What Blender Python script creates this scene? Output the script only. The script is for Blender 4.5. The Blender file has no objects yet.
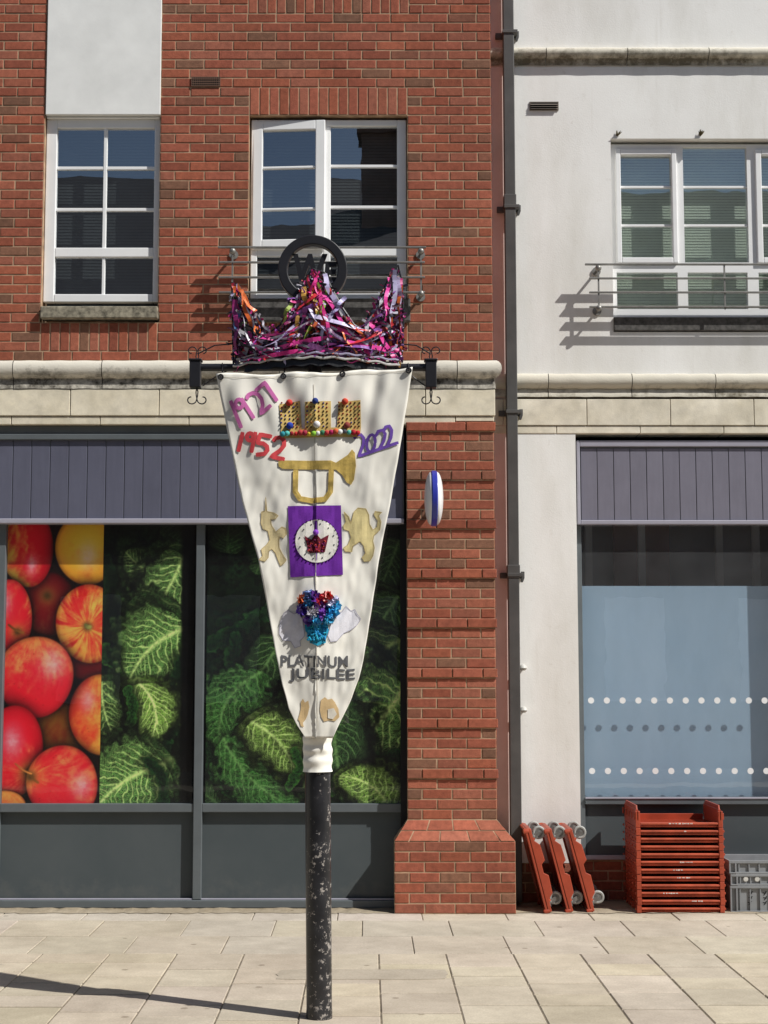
import bpy, math, random
import numpy as np
from mathutils import Vector, Matrix, geometry, noise
random.seed(7); np.random.seed(7)
PI = math.pi
sc = bpy.context.scene
COL = sc.collection

# ------------------------------------------------------------------ camera
F, PITCH, DIST, HGT, VPX = 1540.0, math.radians(5.8), 11.66, 1.797, 367.0
CP, SP = math.cos(PITCH), math.sin(PITCH)
def at(px, py, Y=0.0):
    """point of the vertical plane y=Y seen at that place of the photograph -> (x, z)"""
    v = (512 - py) / F; u = (px - VPX) / F
    s = (DIST + Y) / (CP - v * SP)
    return (u * s, HGT + s * (SP + v * CP))
def X(px, py, Y=0.0): return at(px, py, Y)[0]
def Z(py, Y=0.0): return at(VPX, py, Y)[1]
Y1 = 0.46          # the white building stands back from the brick one
YP = -3.48         # the street pole
YB = YP - 0.085    # the banner

cam_d = bpy.data.cameras.new('camera'); cam = bpy.data.objects.new('camera', cam_d); COL.objects.link(cam)
cam.location = (0, -DIST, HGT); cam.rotation_euler = (PI/2 + PITCH, 0, 0)
cam_d.sensor_fit = 'VERTICAL'; cam_d.sensor_height = 36; cam_d.lens = F/1024*36
cam_d.shift_x = (384 - VPX)/1024; cam_d.clip_end = 500; cam_d.clip_start = .05
sc.camera = cam

# ------------------------------------------------------------------ light
Ld = Vector((-1.8, 1.0, -2.22)).normalized()
sd = bpy.data.lights.new('sun', 'SUN'); sun = bpy.data.objects.new('sun', sd); COL.objects.link(sun)
sun.rotation_euler = Ld.to_track_quat('-Z', 'Y').to_euler(); sun.location = (8, -5, 14)
sd.energy = 5.0; sd.angle = math.radians(.5); sd.color = (1, .98, .935)
w = bpy.data.worlds.new('World'); sc.world = w; w.use_nodes = True
nt = w.node_tree; bg = nt.nodes['Background']; sky = nt.nodes.new('ShaderNodeTexSky'); sky.sky_type = 'NISHITA'
sky.sun_disc = False; sky.sun_elevation = math.asin(-Ld.z); sky.sun_rotation = math.atan2(-Ld.x, -Ld.y)
nt.links.new(sky.outputs[0], bg.inputs[0]); bg.inputs[1].default_value = .068
sc.view_settings.view_transform = 'Standard'; sc.view_settings.look = 'None'
sc.view_settings.exposure = 0; sc.view_settings.gamma = 1

# ------------------------------------------------------------------ materials
def lin(r, g, b):
    f = lambda c: ((c/255+.055)/1.055)**2.4 if c/255 > .04045 else c/255/12.92
    return (f(r), f(g), f(b))
class NT:
    def __init__(s, name):
        s.m = bpy.data.materials.new(name); s.m.use_nodes = True; s.t = s.m.node_tree
        s.b = s.t.nodes['Principled BSDF']; s.co = None
    def n(s, kind, **kw):
        x = s.t.nodes.new('ShaderNode'+kind)
        for k, v in kw.items(): setattr(x, k, v)
        return x
    def l(s, a, b): s.t.links.new(a, b)
    def coord(s, scale=(1, 1, 1)):
        g = s.n('NewGeometry'); mp = s.n('Mapping'); mp.inputs['Scale'].default_value = scale
        s.l(g.outputs['Position'], mp.inputs['Vector']); return mp.outputs[0]
    def noise(s, scale, detail=4, rough=.55, stretch=(1, 1, 1)):
        x = s.n('TexNoise'); x.inputs['Scale'].default_value = scale; x.inputs['Detail'].default_value = detail
        x.inputs['Roughness'].default_value = rough; s.l(s.coord(stretch), x.inputs['Vector']); return x.outputs[0]
    def ramp(s, fac, lo, hi, a=(0, 0, 0), b=(1, 1, 1)):
        r = s.n('ValToRGB'); r.color_ramp.elements[0].position = lo; r.color_ramp.elements[1].position = hi
        r.color_ramp.elements[0].color = (*a, 1); r.color_ramp.elements[1].color = (*b, 1); s.l(fac, r.inputs[0]); return r.outputs[0]
    def mix(s, fac, a, b, mode='MIX'):
        m = s.n('Mix', data_type='RGBA', blend_type=mode)
        for sock, v in ((m.inputs[0], fac), (m.inputs[6], a), (m.inputs[7], b)):
            if isinstance(v, (int, float)): sock.default_value = v
            elif isinstance(v, tuple): sock.default_value = (*v, 1)
            else: s.l(v, sock)
        return m.outputs[2]
    def math(s, op, a, b=0.0):
        m = s.n('Math', operation=op)
        for i, v in enumerate((a, b)):
            if isinstance(v, (int, float)): m.inputs[i].default_value = v
            else: s.l(v, m.inputs[i])
        return m.outputs[0]
    def bump(s, h, strength=.3, dist=.004):
        b = s.n('Bump'); b.inputs['Strength'].default_value = strength; b.inputs['Distance'].default_value = dist
        s.l(h, b.inputs['Height']); s.l(b.outputs[0], s.b.inputs['Normal'])
    def base(s, c):
        if isinstance(c, tuple): s.b.inputs['Base Color'].default_value = (*c, 1)
        else: s.l(c, s.b.inputs['Base Color'])
def mat(name, col, rough=.6, metal=0, var=.12, scale=6, bump=.15, fine=60, spec=None):
    s = NT(name)
    n1 = s.noise(scale, 5); f = s.ramp(n1, .3, .7, (1-var,)*3, (1+var,)*3)
    s.base(s.mix(1.0, col, f, 'MULTIPLY'))
    s.b.inputs['Roughness'].default_value = rough; s.b.inputs['Metallic'].default_value = metal
    if spec is not None: s.b.inputs['Specular IOR Level'].default_value = spec
    if bump: s.bump(s.noise(fine, 3), bump, .002)
    return s.m
def vcol_mat(name, rough=.8, var=.15, scale=40, bump=.4, fine=150, spec=.3, streak=None):
    s = NT(name); a = s.n('VertexColor', layer_name='Col')
    f = s.ramp(s.noise(scale, 6, .65), .25, .75, (1-var,)*3, (1+var,)*3)
    c = s.mix(1.0, a.outputs[0], f, 'MULTIPLY')
    if streak:
        g = s.ramp(s.noise(streak[0], 5, .6, streak[1]), .35, .8, (1, 1, 1), streak[2]); c = s.mix(1.0, c, g, 'MULTIPLY')
    s.base(c); s.b.inputs['Roughness'].default_value = rough; s.b.inputs['Specular IOR Level'].default_value = spec
    if bump: s.bump(s.noise(fine, 4), bump, .003)
    return s.m
def render_white():
    s = NT('white_render')
    big = s.ramp(s.noise(1.1, 6, .6), .35, .72, (.93, .92, .885), (.85, .835, .80))
    st = s.ramp(s.noise(1.3, 7, .62, (1.7, 1, .5)), .45, .75, (1, 1, 1), (.84, .83, .80))
    sp = s.ramp(s.noise(14, 8, .7), .62, .8, (1, 1, 1), (.84, .82, .79))
    st2 = s.ramp(s.noise(3.0, 8, .7, (3.5, 1, .25)), .60, .78, (1, 1, 1), (.86, .845, .82))
    s.base(s.mix(1.0, s.mix(1.0, s.mix(1.0, big, st2, 'MULTIPLY'), st, 'MULTIPLY'), sp, 'MULTIPLY'))
    s.b.inputs['Roughness'].default_value = .9; s.b.inputs['Specular IOR Level'].default_value = .2
    s.bump(s.noise(90, 5, .6), .35, .003); return s.m
def glass(name, tint=(.85, .9, .92), refl=.10, rough=.0, dust=.0):
    s = NT(name); s.t.nodes.remove(s.b)
    tr = s.n('BsdfTransparent'); tr.inputs[0].default_value = (*tint, 1)
    gl = s.n('BsdfGlossy'); gl.inputs['Roughness'].default_value = rough; gl.inputs[0].default_value = (.95, .97, 1, 1)
    lw = s.n('LayerWeight'); lw.inputs[0].default_value = .35
    f = s.math('ADD', s.math('MULTIPLY', lw.outputs['Fresnel'], .22), refl)
    wob = s.n('Bump'); wob.inputs['Strength'].default_value = .05; wob.inputs['Distance'].default_value = .012
    s.l(s.noise(2.5, 2), wob.inputs['Height']); s.l(wob.outputs[0], gl.inputs['Normal'])
    mx = s.n('MixShader'); s.l(f, mx.inputs[0]); s.l(tr.outputs[0], mx.inputs[1]); s.l(gl.outputs[0], mx.inputs[2])
    out = mx.outputs[0]
    if dust:
        df = s.n('BsdfDiffuse'); df.inputs[0].default_value = (.7, .72, .75, 1)
        m2 = s.n('MixShader'); s.l(s.ramp(s.noise(3, 5), .3, .8, (dust*.6,)*3, (dust*1.4,)*3), m2.inputs[0])
        s.l(out, m2.inputs[1]); s.l(df.outputs[0], m2.inputs[2]); out = m2.outputs[0]
    s.l(out, s.t.nodes['Material Output'].inputs[0]); return s.m
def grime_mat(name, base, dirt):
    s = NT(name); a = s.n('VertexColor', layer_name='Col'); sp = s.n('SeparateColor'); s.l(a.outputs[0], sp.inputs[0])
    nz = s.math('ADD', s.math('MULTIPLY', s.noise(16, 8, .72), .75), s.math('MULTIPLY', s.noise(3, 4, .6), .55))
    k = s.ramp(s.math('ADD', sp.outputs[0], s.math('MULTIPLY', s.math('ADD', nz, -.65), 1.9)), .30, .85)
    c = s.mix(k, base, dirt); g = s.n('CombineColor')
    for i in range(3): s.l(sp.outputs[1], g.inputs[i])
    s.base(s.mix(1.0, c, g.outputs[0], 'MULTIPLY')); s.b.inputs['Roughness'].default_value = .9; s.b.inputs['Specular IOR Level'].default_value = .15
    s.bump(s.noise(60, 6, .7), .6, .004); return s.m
def slab_mat():
    s = NT('paving_slab'); a = s.n('VertexColor', layer_name='Col')
    f = s.ramp(s.noise(5, 8, .7), .28, .72, (.84, .83, .82), (1.10, 1.10, 1.10)); c = s.mix(1.0, a.outputs[0], f, 'MULTIPLY')
    c = s.mix(1.0, c, s.ramp(s.noise(1.1, 5, .6), .38, .62, (.86, .85, .84), (1.04, 1.04, 1.04)), 'MULTIPLY')
    c = s.mix(1.0, c, s.ramp(s.noise(75, 4, .8), .3, .66, (.80, .79, .77), (1.05, 1.05, 1.05)), 'MULTIPLY')
    vo = s.n('TexVoronoi'); vo.inputs['Scale'].default_value = 3.2; s.l(s.coord(), vo.inputs['Vector'])
    gum = s.ramp(vo.outputs['Distance'], .055, .075, (.62, .60, .58), (1, 1, 1)); c = s.mix(1.0, c, gum, 'MULTIPLY')
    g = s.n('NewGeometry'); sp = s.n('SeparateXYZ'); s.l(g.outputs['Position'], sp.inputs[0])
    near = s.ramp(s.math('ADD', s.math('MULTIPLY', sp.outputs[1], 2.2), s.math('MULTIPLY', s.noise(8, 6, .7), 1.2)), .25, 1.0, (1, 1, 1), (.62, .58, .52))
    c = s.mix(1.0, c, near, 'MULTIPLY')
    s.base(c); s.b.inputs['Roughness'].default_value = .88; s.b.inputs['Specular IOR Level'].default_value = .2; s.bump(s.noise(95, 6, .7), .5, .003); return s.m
def panel_mat():
    s = NT('charcoal_panel'); g = s.n('NewGeometry'); sp = s.n('SeparateXYZ'); s.l(g.outputs['Position'], sp.inputs[0])
    dust = s.math('MULTIPLY', s.ramp(s.math('ADD', s.math('MULTIPLY', sp.outputs[2], -2.2), s.math('MULTIPLY', s.noise(9, 7, .7), 1.1)), .10, .9), .5)
    c = s.mix(s.ramp(s.noise(1.6, 5, .6), .35, .7), (.066, .080, .086), (.082, .095, .100)); c = s.mix(dust, c, (.20, .19, .165))
    sc_ = s.math('MULTIPLY', s.ramp(s.noise(5, 9, .8, (1, 1, 6)), .70, .74), .35); c = s.mix(sc_, c, (.22, .22, .21))
    s.base(c); s.b.inputs['Roughness'].default_value = .6; s.b.inputs['Specular IOR Level'].default_value = .2; return s.m
def board_mat():
    s = NT('pale_blue_backing'); k = s.ramp(s.noise(1.3, 4, .5, (2.6, 1, .55)), .32, .68, (.40, .54, .655), (.45, .59, .705))  # soft vertical reflections of the window painted as streaks in the board colour
    k = s.mix(1.0, k, s.ramp(s.noise(14, 6, .7, (1, 1, .4)), .3, .75, (.96, .96, .96), (1.03, 1.03, 1.03)), 'MULTIPLY')
    s.base(k); s.b.inputs['Roughness'].default_value = .75; return s.m
def pole_mat():
    s = NT('chipped_black_paint')
    n = s.noise(38, 8, .75); n2 = s.noise(7, 3, .5)
    g = s.n('NewGeometry'); sep = s.n('SeparateXYZ'); s.l(g.outputs['Position'], sep.inputs[0])
    side = s.ramp(s.math('ADD', s.math('MULTIPLY', sep.outputs[0], 7.0), 2.1), 0, 1, (0, 0, 0), (1, 1, 1))
    k = s.math('ADD', s.math('ADD', n, s.math('MULTIPLY', n2, .25)), s.math('MULTIPLY', side, .07))
    chip = s.ramp(s.math('ADD', k, s.math('MULTIPLY', s.ramp(s.math('MULTIPLY', sep.outputs[2], .6), .15, .9, (1, 1, 1), (0, 0, 0)), .035)), .770, .784)
    s.base(s.mix(chip, s.mix(s.ramp(n2, .4, .7), (.012, .012, .014), (.03, .03, .034)), (.33, .3, .27)))
    s.l(s.ramp(chip, 0, 1, (.32,)*3, (.9,)*3), s.b.inputs['Roughness']); s.bump(s.math('MULTIPLY', chip, -1.0), .5, .002)
    return s.m
def cloth_mat(name, col, var=.07):
    s = NT(name); wv = s.noise(260, 2)
    s.base(s.mix(1.0, col, s.ramp(s.noise(5, 5), .3, .7, (1-var,)*3, (1+var*.4,)*3), 'MULTIPLY'))
    s.b.inputs['Roughness'].default_value = .85; s.b.inputs['Specular IOR Level'].default_value = .2
    s.b.inputs['Sheen Weight'].default_value = .1; s.bump(wv, .25, .001); return s.m
M = dict(
    brick=vcol_mat('brick', .85, .3, 26, .8, 120, .2, (1.1, (1.6, 1, .8), (.70, .68, .68))),
    mortar=mat('mortar', (.42, .285, .185), .95, var=.35, scale=12, bump=.4, spec=.1),
    stone=vcol_mat('stone', .85, .22, 7, .35, 90, .2, (4, (1, 1, 1), (.78, .76, .7))),
    grime=grime_mat('weathered_stone', (.66, .62, .53), (.055, .048, .038)), grime2=grime_mat('weathered_moulding', (.66, .62, .52), (.17, .15, .11)),
    white=render_white(),
    pink=mat('pink_render', (.80, .64, .59), .9, var=.1, scale=3, spec=.1),
    pvc=mat('white_upvc', (.88, .88, .87), .35, var=.03, bump=0),
    panelw=mat('white_panel', (.83, .83, .80), .75, var=.07, scale=4, bump=.2),
    glass=glass('window_glass', refl=.34), glass_shop=glass('shop_glass', (.95, .96, .97), .03, 0, .008),
    glass_blue=glass('pale_shop_glass', (.92, .95, .98), .12, 0, .06),
    blind_dark=mat('dark_blind', (.07, .08, .082), .7, bump=0), blind_light=mat('pale_green_blind', (.80, .88, .68), .6, var=.05, bump=0),
    dark=mat('dark_interior', (.012, .012, .014), .9, bump=0),
    frame=mat('grey_powder_coat', (.115, .13, .138), .5, spec=.25, var=.08, bump=.05), panel=panel_mat(),
    fascia=vcol_mat('fascia_paint', .5, .07, 4, .1, 90, .4, (5, (6, 1, .6), (.88, .88, .88))), trim=mat('lilac_grey_trim', (.36, .35, .41), .45, var=.06, bump=.05),
    pipe=mat('dark_grey_pipe', (.075, .073, .07), .5, var=.2, scale=5, bump=.2), metal=mat('galvanised_rail', (.28, .27, .25), .45, .5, var=.2, scale=20),
    sillg=mat('dark_stone_sill', (.09, .085, .08), .9, var=.5, scale=30, bump=.5), sill=mat('mossy_stone_sill', (.24, .215, .16), .95, var=.6, scale=28, bump=.8),
    slab=slab_mat(), joint=mat('paving_joint', (.20, .165, .12), .95, var=.4, scale=20, bump=.4),
    asphalt=mat('asphalt', (.075, .073, .07), .9, var=.3, scale=30, bump=.6), kerb=mat('kerb_stone', (.36, .34, .31), .85, var=.15),
    iron=mat('black_iron', (.018, .018, .022), .38, var=.2, bump=.1), pole=pole_mat(),
    banner=cloth_mat('cream_canvas', (.93, .895, .80)), vcloth=vcol_mat('dyed_cloth', .8, .12, 30, .3, 200, .25), vshine=vcol_mat('shiny_ribbon', .42, .15, 30, .1, 80, .6),
    gold=mat('gold_lame', (.68, .48, .13), .42, .35, var=.3, scale=25, bump=.5, fine=90),
    red=mat('red_plastic', (.36, .056, .024), .42, var=.18, scale=7, bump=.12), red_f=mat('faded_red_plastic', (.43, .075, .032), .5, var=.3, scale=9, bump=.15), redw=mat('worn_white_scuff', (.62, .55, .5), .7, var=.3, scale=40),
    rubber=mat('pale_grey_tyre', (.33, .33, .31), .6, var=.25, scale=30), caster=mat('caster_metal', (.17, .165, .155), .5, .3, var=.3, scale=25), wheelr=mat('pale_wheel_rim', (.55, .54, .5), .5, var=.15, scale=30),
    grey_pl=mat('grey_crate_plastic', (.23, .24, .25), .5, var=.15, scale=9, bump=.1),
    poster=vcol_mat('poster_print', .35, .03, 40, 0, 50, .4), board=board_mat(),
    dot=mat('white_vinyl_dot', (.85, .86, .86), .4, var=.02, bump=0), signw=mat('white_acrylic', (.82, .82, .82), .3, var=.03, bump=0), signb=mat('blue_acrylic', (.03, .04, .34), .3, var=.05, bump=0),
    far=mat('far_brick', (.14, .09, .07), .9, var=.2, scale=3, bump=0), slate=mat('far_slate', (.035, .035, .042), .8, bump=0), weed=mat('dry_weed', (.09, .07, .03), .9),
)

# ------------------------------------------------------------------ mesh helpers
class MB:
    def __init__(s): s.v = []; s.f = []; s.c = []
    def add(s, vs, fs, col=None):
        o = len(s.v); s.v += [tuple(p) for p in vs]
        for f in fs: s.f.append(tuple(i+o for i in f)); s.c.append(col)
        return s
    def box(s, x0, x1, y0, y1, z0, z1, col=None):
        if x0 > x1: x0, x1 = x1, x0
        if y0 > y1: y0, y1 = y1, y0
        if z0 > z1: z0, z1 = z1, z0
        v = [(x, y, z) for z in (z0, z1) for y in (y0, y1) for x in (x0, x1)]
        return s.add(v, [(0, 2, 3, 1), (4, 5, 7, 6), (0, 1, 5, 4), (2, 6, 7, 3), (0, 4, 6, 2), (1, 3, 7, 5)], col)
    def prism(s, poly, axis, a, b, col=None):
        """polygon extruded along axis 'x','y' or 'z'"""
        def P(u, w, t): return {'x': (t, u, w), 'y': (u, t, w), 'z': (u, w, t)}[axis]
        n = len(poly); vs = [P(u, w, a) for u, w in poly]+[P(u, w, b) for u, w in poly]
        return s.add(vs, [tuple(range(n))[::-1], tuple(range(n, 2*n))]+[(i, (i+1) % n, n+(i+1) % n, n+i) for i in range(n)], col)
    def tube(s, pts, r, n=8, col=None, closed=False, cap=True):
        pts = [Vector(p) for p in pts]; N = len(pts); rs = r if isinstance(r, (list, tuple)) else [r]*N
        up = None; vs = []
        for i, p in enumerate(pts):
            a = pts[(i-1) % N] if (closed or i > 0) else p; b = pts[(i+1) % N] if (closed or i < N-1) else p
            t = (b-a).normalized()
            if up is None: up = t.orthogonal().normalized()
            up = (up-t*up.dot(t)).normalized() if (up-t*up.dot(t)).length > 1e-5 else t.orthogonal().normalized()
            q = t.cross(up)
            for k in range(n):
                an = 2*PI*k/n; vs.append(p+(up*math.cos(an)+q*math.sin(an))*rs[i])
        fs = []
        for i in range(N if closed else N-1):
            j = (i+1) % N
            for k in range(n): fs.append((i*n+k, i*n+(k+1) % n, j*n+(k+1) % n, j*n+k))
        if cap and not closed: fs += [tuple(range(n))[::-1], tuple(range((N-1)*n, N*n))]
        return s.add(vs, fs, col)
    def lathe(s, prof, c, axis='z', n=32, col=None):
        """prof: (radius, height) pairs, revolved around axis through c"""
        vs = []
        for r, h in prof:
            for k in range(n):
                a = 2*PI*k/n; p = {'z': (r*math.cos(a), r*math.sin(a), h), 'x': (h, r*math.cos(a), r*math.sin(a)), 'y': (r*math.sin(a), h, r*math.cos(a))}[axis]
                vs.append((p[0]+c[0], p[1]+c[1], p[2]+c[2]))
        fs = [(i*n+k, i*n+(k+1) % n, (i+1)*n+(k+1) % n, (i+1)*n+k) for i in range(len(prof)-1) for k in range(n)]
        fs += [tuple(range(n))[::-1], tuple(range((len(prof)-1)*n, len(prof)*n))]
        return s.add(vs, fs, col)
    def ball(s, c, r, col=None, n=10, m=7):
        return s.lathe([(r*math.sin(PI*(i+.02)/(m+.04)), -r*math.cos(PI*(i+.02)/(m+.04))) for i in range(m+1)], c, 'z', n, col)
    def build(s, name, mt, parent=None, bevel=0, smooth=False, loc=None):
        me = bpy.data.meshes.new(name); me.from_pydata(s.v, [], s.f); me.materials.append(M[mt] if isinstance(mt, str) else mt)
        if any(c is not None for c in s.c):
            ca = me.color_attributes.new('Col', 'FLOAT_COLOR', 'CORNER'); arr = []
            for c, f in zip(s.c, s.f): arr += (list(c or (.5, .5, .5))+[1])*len(f)
            ca.data.foreach_set('color', arr)
        if smooth:
            me.polygons.foreach_set('use_smooth', [True]*len(me.polygons))
            try: me.set_sharp_from_angle(angle=math.radians(40))
            except Exception: pass
        me.update(); o = bpy.data.objects.new(name, me); COL.objects.link(o)
        if parent: o.parent = parent; o.matrix_parent_inverse = Matrix.Translation(-parent.location) if parent.type == 'EMPTY' and not loc else Matrix()
        if bevel:
            b = o.modifiers.new('bevel', 'BEVEL'); b.width = bevel; b.segments = 2; b.limit_method = 'ANGLE'; b.harden_normals = False
        return o
def thing(name, label, cat, loc=(0, 0, 0), group=None):
    o = bpy.data.objects.new(name, None); COL.objects.link(o); o.location = loc; o.empty_display_size = .1
    o['label'] = label; o['category'] = cat
    if group: o['group'] = group
    return o
def tag(o, label=None, cat=None, group=None, kind=None):
    for k, v in (('label', label), ('category', cat), ('group', group), ('kind', kind)):
        if v: o[k] = v
    return o
def sub(o, parent):                     # make o a sub-part of a mesh part
    o.parent = parent; o.matrix_parent_inverse = Matrix(); return o
def kids(o): return [c for c in bpy.data.objects if c.parent == o]
def copy_tree(o, parent=None, children=None):
    c = o.copy(); COL.objects.link(c)
    if parent: c.parent = parent
    for ch in kids(o): copy_tree(ch, c)
    return c

# ------------------------------------------------------------------ bricks
BR = [(.375, .114, .064), (.345, .103, .060), (.395, .130, .078), (.32, .096, .058), (.355, .124, .078), (.37, .113, .069)]
BD = [(.255, .125, .078), (.22, .11, .07), (.265, .105, .066)]
def brick_col(dark=.10):
    c = random.choice(BD if random.random() < dark else BR); k = random.uniform(.86, 1.12)
    return tuple(x*k for x in c)
def brick(mb, x0, x1, z0, z1, yf, depth=.03, g=.005, col=None):
    """one brick face with worn edges standing proud of the mortar"""
    j = lambda: random.uniform(-.0012, .0012)
    x0 += g; x1 -= g; z0 += g; z1 -= g; yf += random.uniform(-.0015, .0015); e = .0035
    B = [(x0, yf+depth, z0), (x1, yf+depth, z0), (x1, yf+depth, z1), (x0, yf+depth, z1)]
    C = [(x0+j(), yf+e, z0+j()), (x1+j(), yf+e, z0+j()), (x1+j(), yf+e, z1+j()), (x0+j(), yf+e, z1+j())]
    D = [(x0+e, yf, z0+e), (x1-e, yf, z0+e), (x1-e, yf, z1-e), (x0+e, yf, z1-e)]
    mb.add(B+C+D, [(i, (i+1) % 4, 4+(i+1) % 4, 4+i) for i in range(4)]+[(4+i, 4+(i+1) % 4, 8+(i+1) % 4, 8+i) for i in range(4)]+[(8, 9, 10, 11)], col or brick_col())
def course(mb, x0, x1, z0, odd, yf, h=.075, g=.005, dark=.10):
    n = max(1, round((x1-x0)/.225*2)); u = (x1-x0)/n; x = x0; i = 0
    left = n; first = True
    while left > 0:
        k = 1 if (first and odd) or left == 1 else 2
        end = (k == 1 and not first) or (first and odd)
        brick(mb, x, x+k*u, z0, z0+h, yf, g=g, col=brick_col(.35 if k == 1 else dark)); x += k*u; left -= k; first = False
def soldiers(mb, x0, x1, z0, z1, yf):
    n = round((x1-x0)/.075); u = (x1-x0)/n
    for i in range(n): brick(mb, x0+i*u, x0+(i+1)*u, z0, z1, yf, col=brick_col(.1))
def rects_minus(x0, x1, z0, z1, holes):
    xs = sorted({x0, x1, *[h for r in holes for h in r[:2] if x0 < h < x1]}); zs = sorted({z0, z1, *[h for r in holes for h in r[2:] if z0 < h < z1]})
    for a, b in zip(xs, xs[1:]):
        run = None
        for c, d in zip(zs, zs[1:]):
            mx, mz = (a+b)/2, (c+d)/2
            if any(r[0] < mx < r[1] and r[2] < mz < r[3] for r in holes):
                if run: yield (a, b, *run); run = None
            else: run = (run[0], d) if run else (c, d)
        if run: yield (a, b, *run)
def intervals(x0, x1, holes):
    out = [(x0, x1)]
    for h in holes:
        out = [s for a, b in out for s in ((a, min(b, h[0])), (max(a, h[1]), b)) if s[1]-s[0] > .03]
    return out

# ================================================================== SETTING: ground
XL, XR = -5.4, 5.2
g = MB(); g.add([(-80, -80, -.16), (80, -80, -.16), (80, 60, -.16), (-80, 60, -.16)], [(0, 1, 2, 3)])
tag(g.build('ground', 'asphalt'), kind='structure')
r = MB(); r.box(-40, 40, -11.0, -5.6, -.155, -.13); tag(r.build('road', 'asphalt'), kind='structure')
k = MB()
for i in range(-22, 22): k.box(i*.915, i*.915+.91, -5.6, -5.45, -.14, .0)
tag(k.build('kerb', 'kerb', bevel=.012), kind='structure')
pm = MB(); pm.box(-20, 20, -15, -11.0, -.15, -.002, (.30, .27, .22)); tag(pm.build('far_pavement', 'slab'), kind='structure')
bed = MB(); bed.box(-20, 20, -5.45, .66, -.14, -.006); tag(bed.build('paving_bed', 'joint'), kind='structure')
pv = MB()
def slab(x0, x1, y0, y1, col, g=.0035):
    e = .004; x0 += g+random.uniform(0, .002); x1 -= g; y0 += g*3+random.uniform(0, .003); y1 -= g*2.5; zz = random.uniform(-.002, .0015)
    B = [(x0, y0, -.02), (x1, y0, -.02), (x1, y1, -.02), (x0, y1, -.02)]; C = [(a, b, zz-e) for a, b, _ in B]; Dd = [(x0+e, y0+e, zz), (x1-e, y0+e, zz), (x1-e, y1-e, zz), (x0+e, y1-e, zz)]
    pv.add(B+C+Dd, [(i, (i+1) % 4, 4+(i+1) % 4, 4+i) for i in range(4)]+[(4+i, 4+(i+1) % 4, 8+(i+1) % 4, 8+i) for i in range(4)]+[(8, 9, 10, 11)], col)
def pc(base=(.56, .49, .385), v=.09):
    k = random.uniform(1-v, 1+v); return (base[0]*k, base[1]*k*random.uniform(.985, 1.015), base[2]*k*random.uniform(.95, 1.05))
for y0, y1, off, base in ((-.38, .66, .1, (.58, .52, .43)), (-1.03, -.38, .28, (.54, .48, .395)), (-1.67, -1.03, .0, (.53, .47, .38))):
    x = -12+off
    while x < 12:
        slab(x, x+.615, y0, y1, pc(base, .045), .0022); x += .615
for kx in range(-28, 28):
    x0 = .497+.425*kx; y = -1.67
    while y > -5.4:
        L = random.choice((.28, .30, .34, .43, .43, .5)); L = min(L, y+5.45)
        if L < .12: break
        slab(x0, x0+.425, y-L, y, pc(), .0036); y -= L
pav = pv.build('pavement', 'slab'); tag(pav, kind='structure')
cs = MB()                                            # rough cement fillet against the shop front
n = 240; vs = []
for i in range(n+1):
    x = -6+i*.05; a = .0+random.uniform(-.02, .04)
    vs += [(x, -.06-a, .003), (x, .1, .012+random.uniform(0, .01))]
cs.add(vs, [(2*i, 2*i+2, 2*i+3, 2*i+1) for i in range(n) if vs[2*i][0] < .18 or True], (.44, .38, .29))
tag(cs.build('mortar_strip', 'slab'), kind='structure')
# mortar patch with a small marker beside the pole
mp = MB(); n = 26; pts = []
for i in range(n):
    a = 2*PI*i/n; pts.append((-.03+.50*max(-1, min(1, 1.3*math.cos(a)))+random.uniform(-.012, .012), -2.35+.15*max(-1, min(1, 1.3*math.sin(a)))+random.uniform(-.008, .008)))
mp.prism(pts, 'z', -.01, .0035, (.50, .44, .355)); tag(mp.build('paving_patch', 'slab'), kind='structure')

# ================================================================== BRICK BUILDING
bb = thing('brick_building', 'red brick building with cream stone band above a charcoal shopfront', 'building', (-2.2, .3, 0))
BX1 = .972; PX0 = .300; ZC = 4.15; TOP = ZC+.075*60
W1 = (-2.516, -1.614, 4.525, TOP)        # left window and the white panel over it
W2 = (-.918, .314, ZC+.075*4, ZC+.075*26)
wall = MB(); mort = MB()
holes = [(W1[0], W1[1], ZC+.075*5, TOP+1), W2]
SOL = [(W2[0]-.0, W2[1]+.0, ZC+.075*26, ZC+.075*29), (W1[0], W1[1], ZC+.075, ZC+.075*4), (W2[0], W2[1], ZC+.075, ZC+.075*4), (-.935, .33, ZC+.075*37, ZC+.075*40)]
SILL1 = (W1[0]-.01, W1[1]+.01, ZC+.075*4, ZC+.075*5)
for i in range(60):
    z = ZC+i*.075; zm = z+.037
    hs = [h for h in holes+SOL+[SILL1] if h[2] < zm < h[3]]
    for a, b in intervals(XL, BX1, hs): course(wall, a, b, z, i % 2, 0)
for s_ in SOL: soldiers(wall, *s_, 0)
for a, b, c, d in rects_minus(XL, BX1-.004, ZC, TOP, holes+[SILL1]): mort.box(a, b, .004, .28, c, d)
# pier: ledge courses every fifth course, splayed plinth
for i in range(9, 49):
    if i == 48 or (i >= 13 and (i-13) % 5 == 0): course(wall, PX0-.004, BX1+.014, i*.075, i % 2, -.016)
    else: course(wall, PX0, BX1, i*.075, i % 2, 0)
mort.box(PX0+.003, BX1-.003, .004, .5, .675, 3.676)
for i in range(7): course(wall, .2, 1.1, i*.075, i % 2, -.09)
mort.box(.203, 1.097, -.086, .5, -.02, .523)
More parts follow.
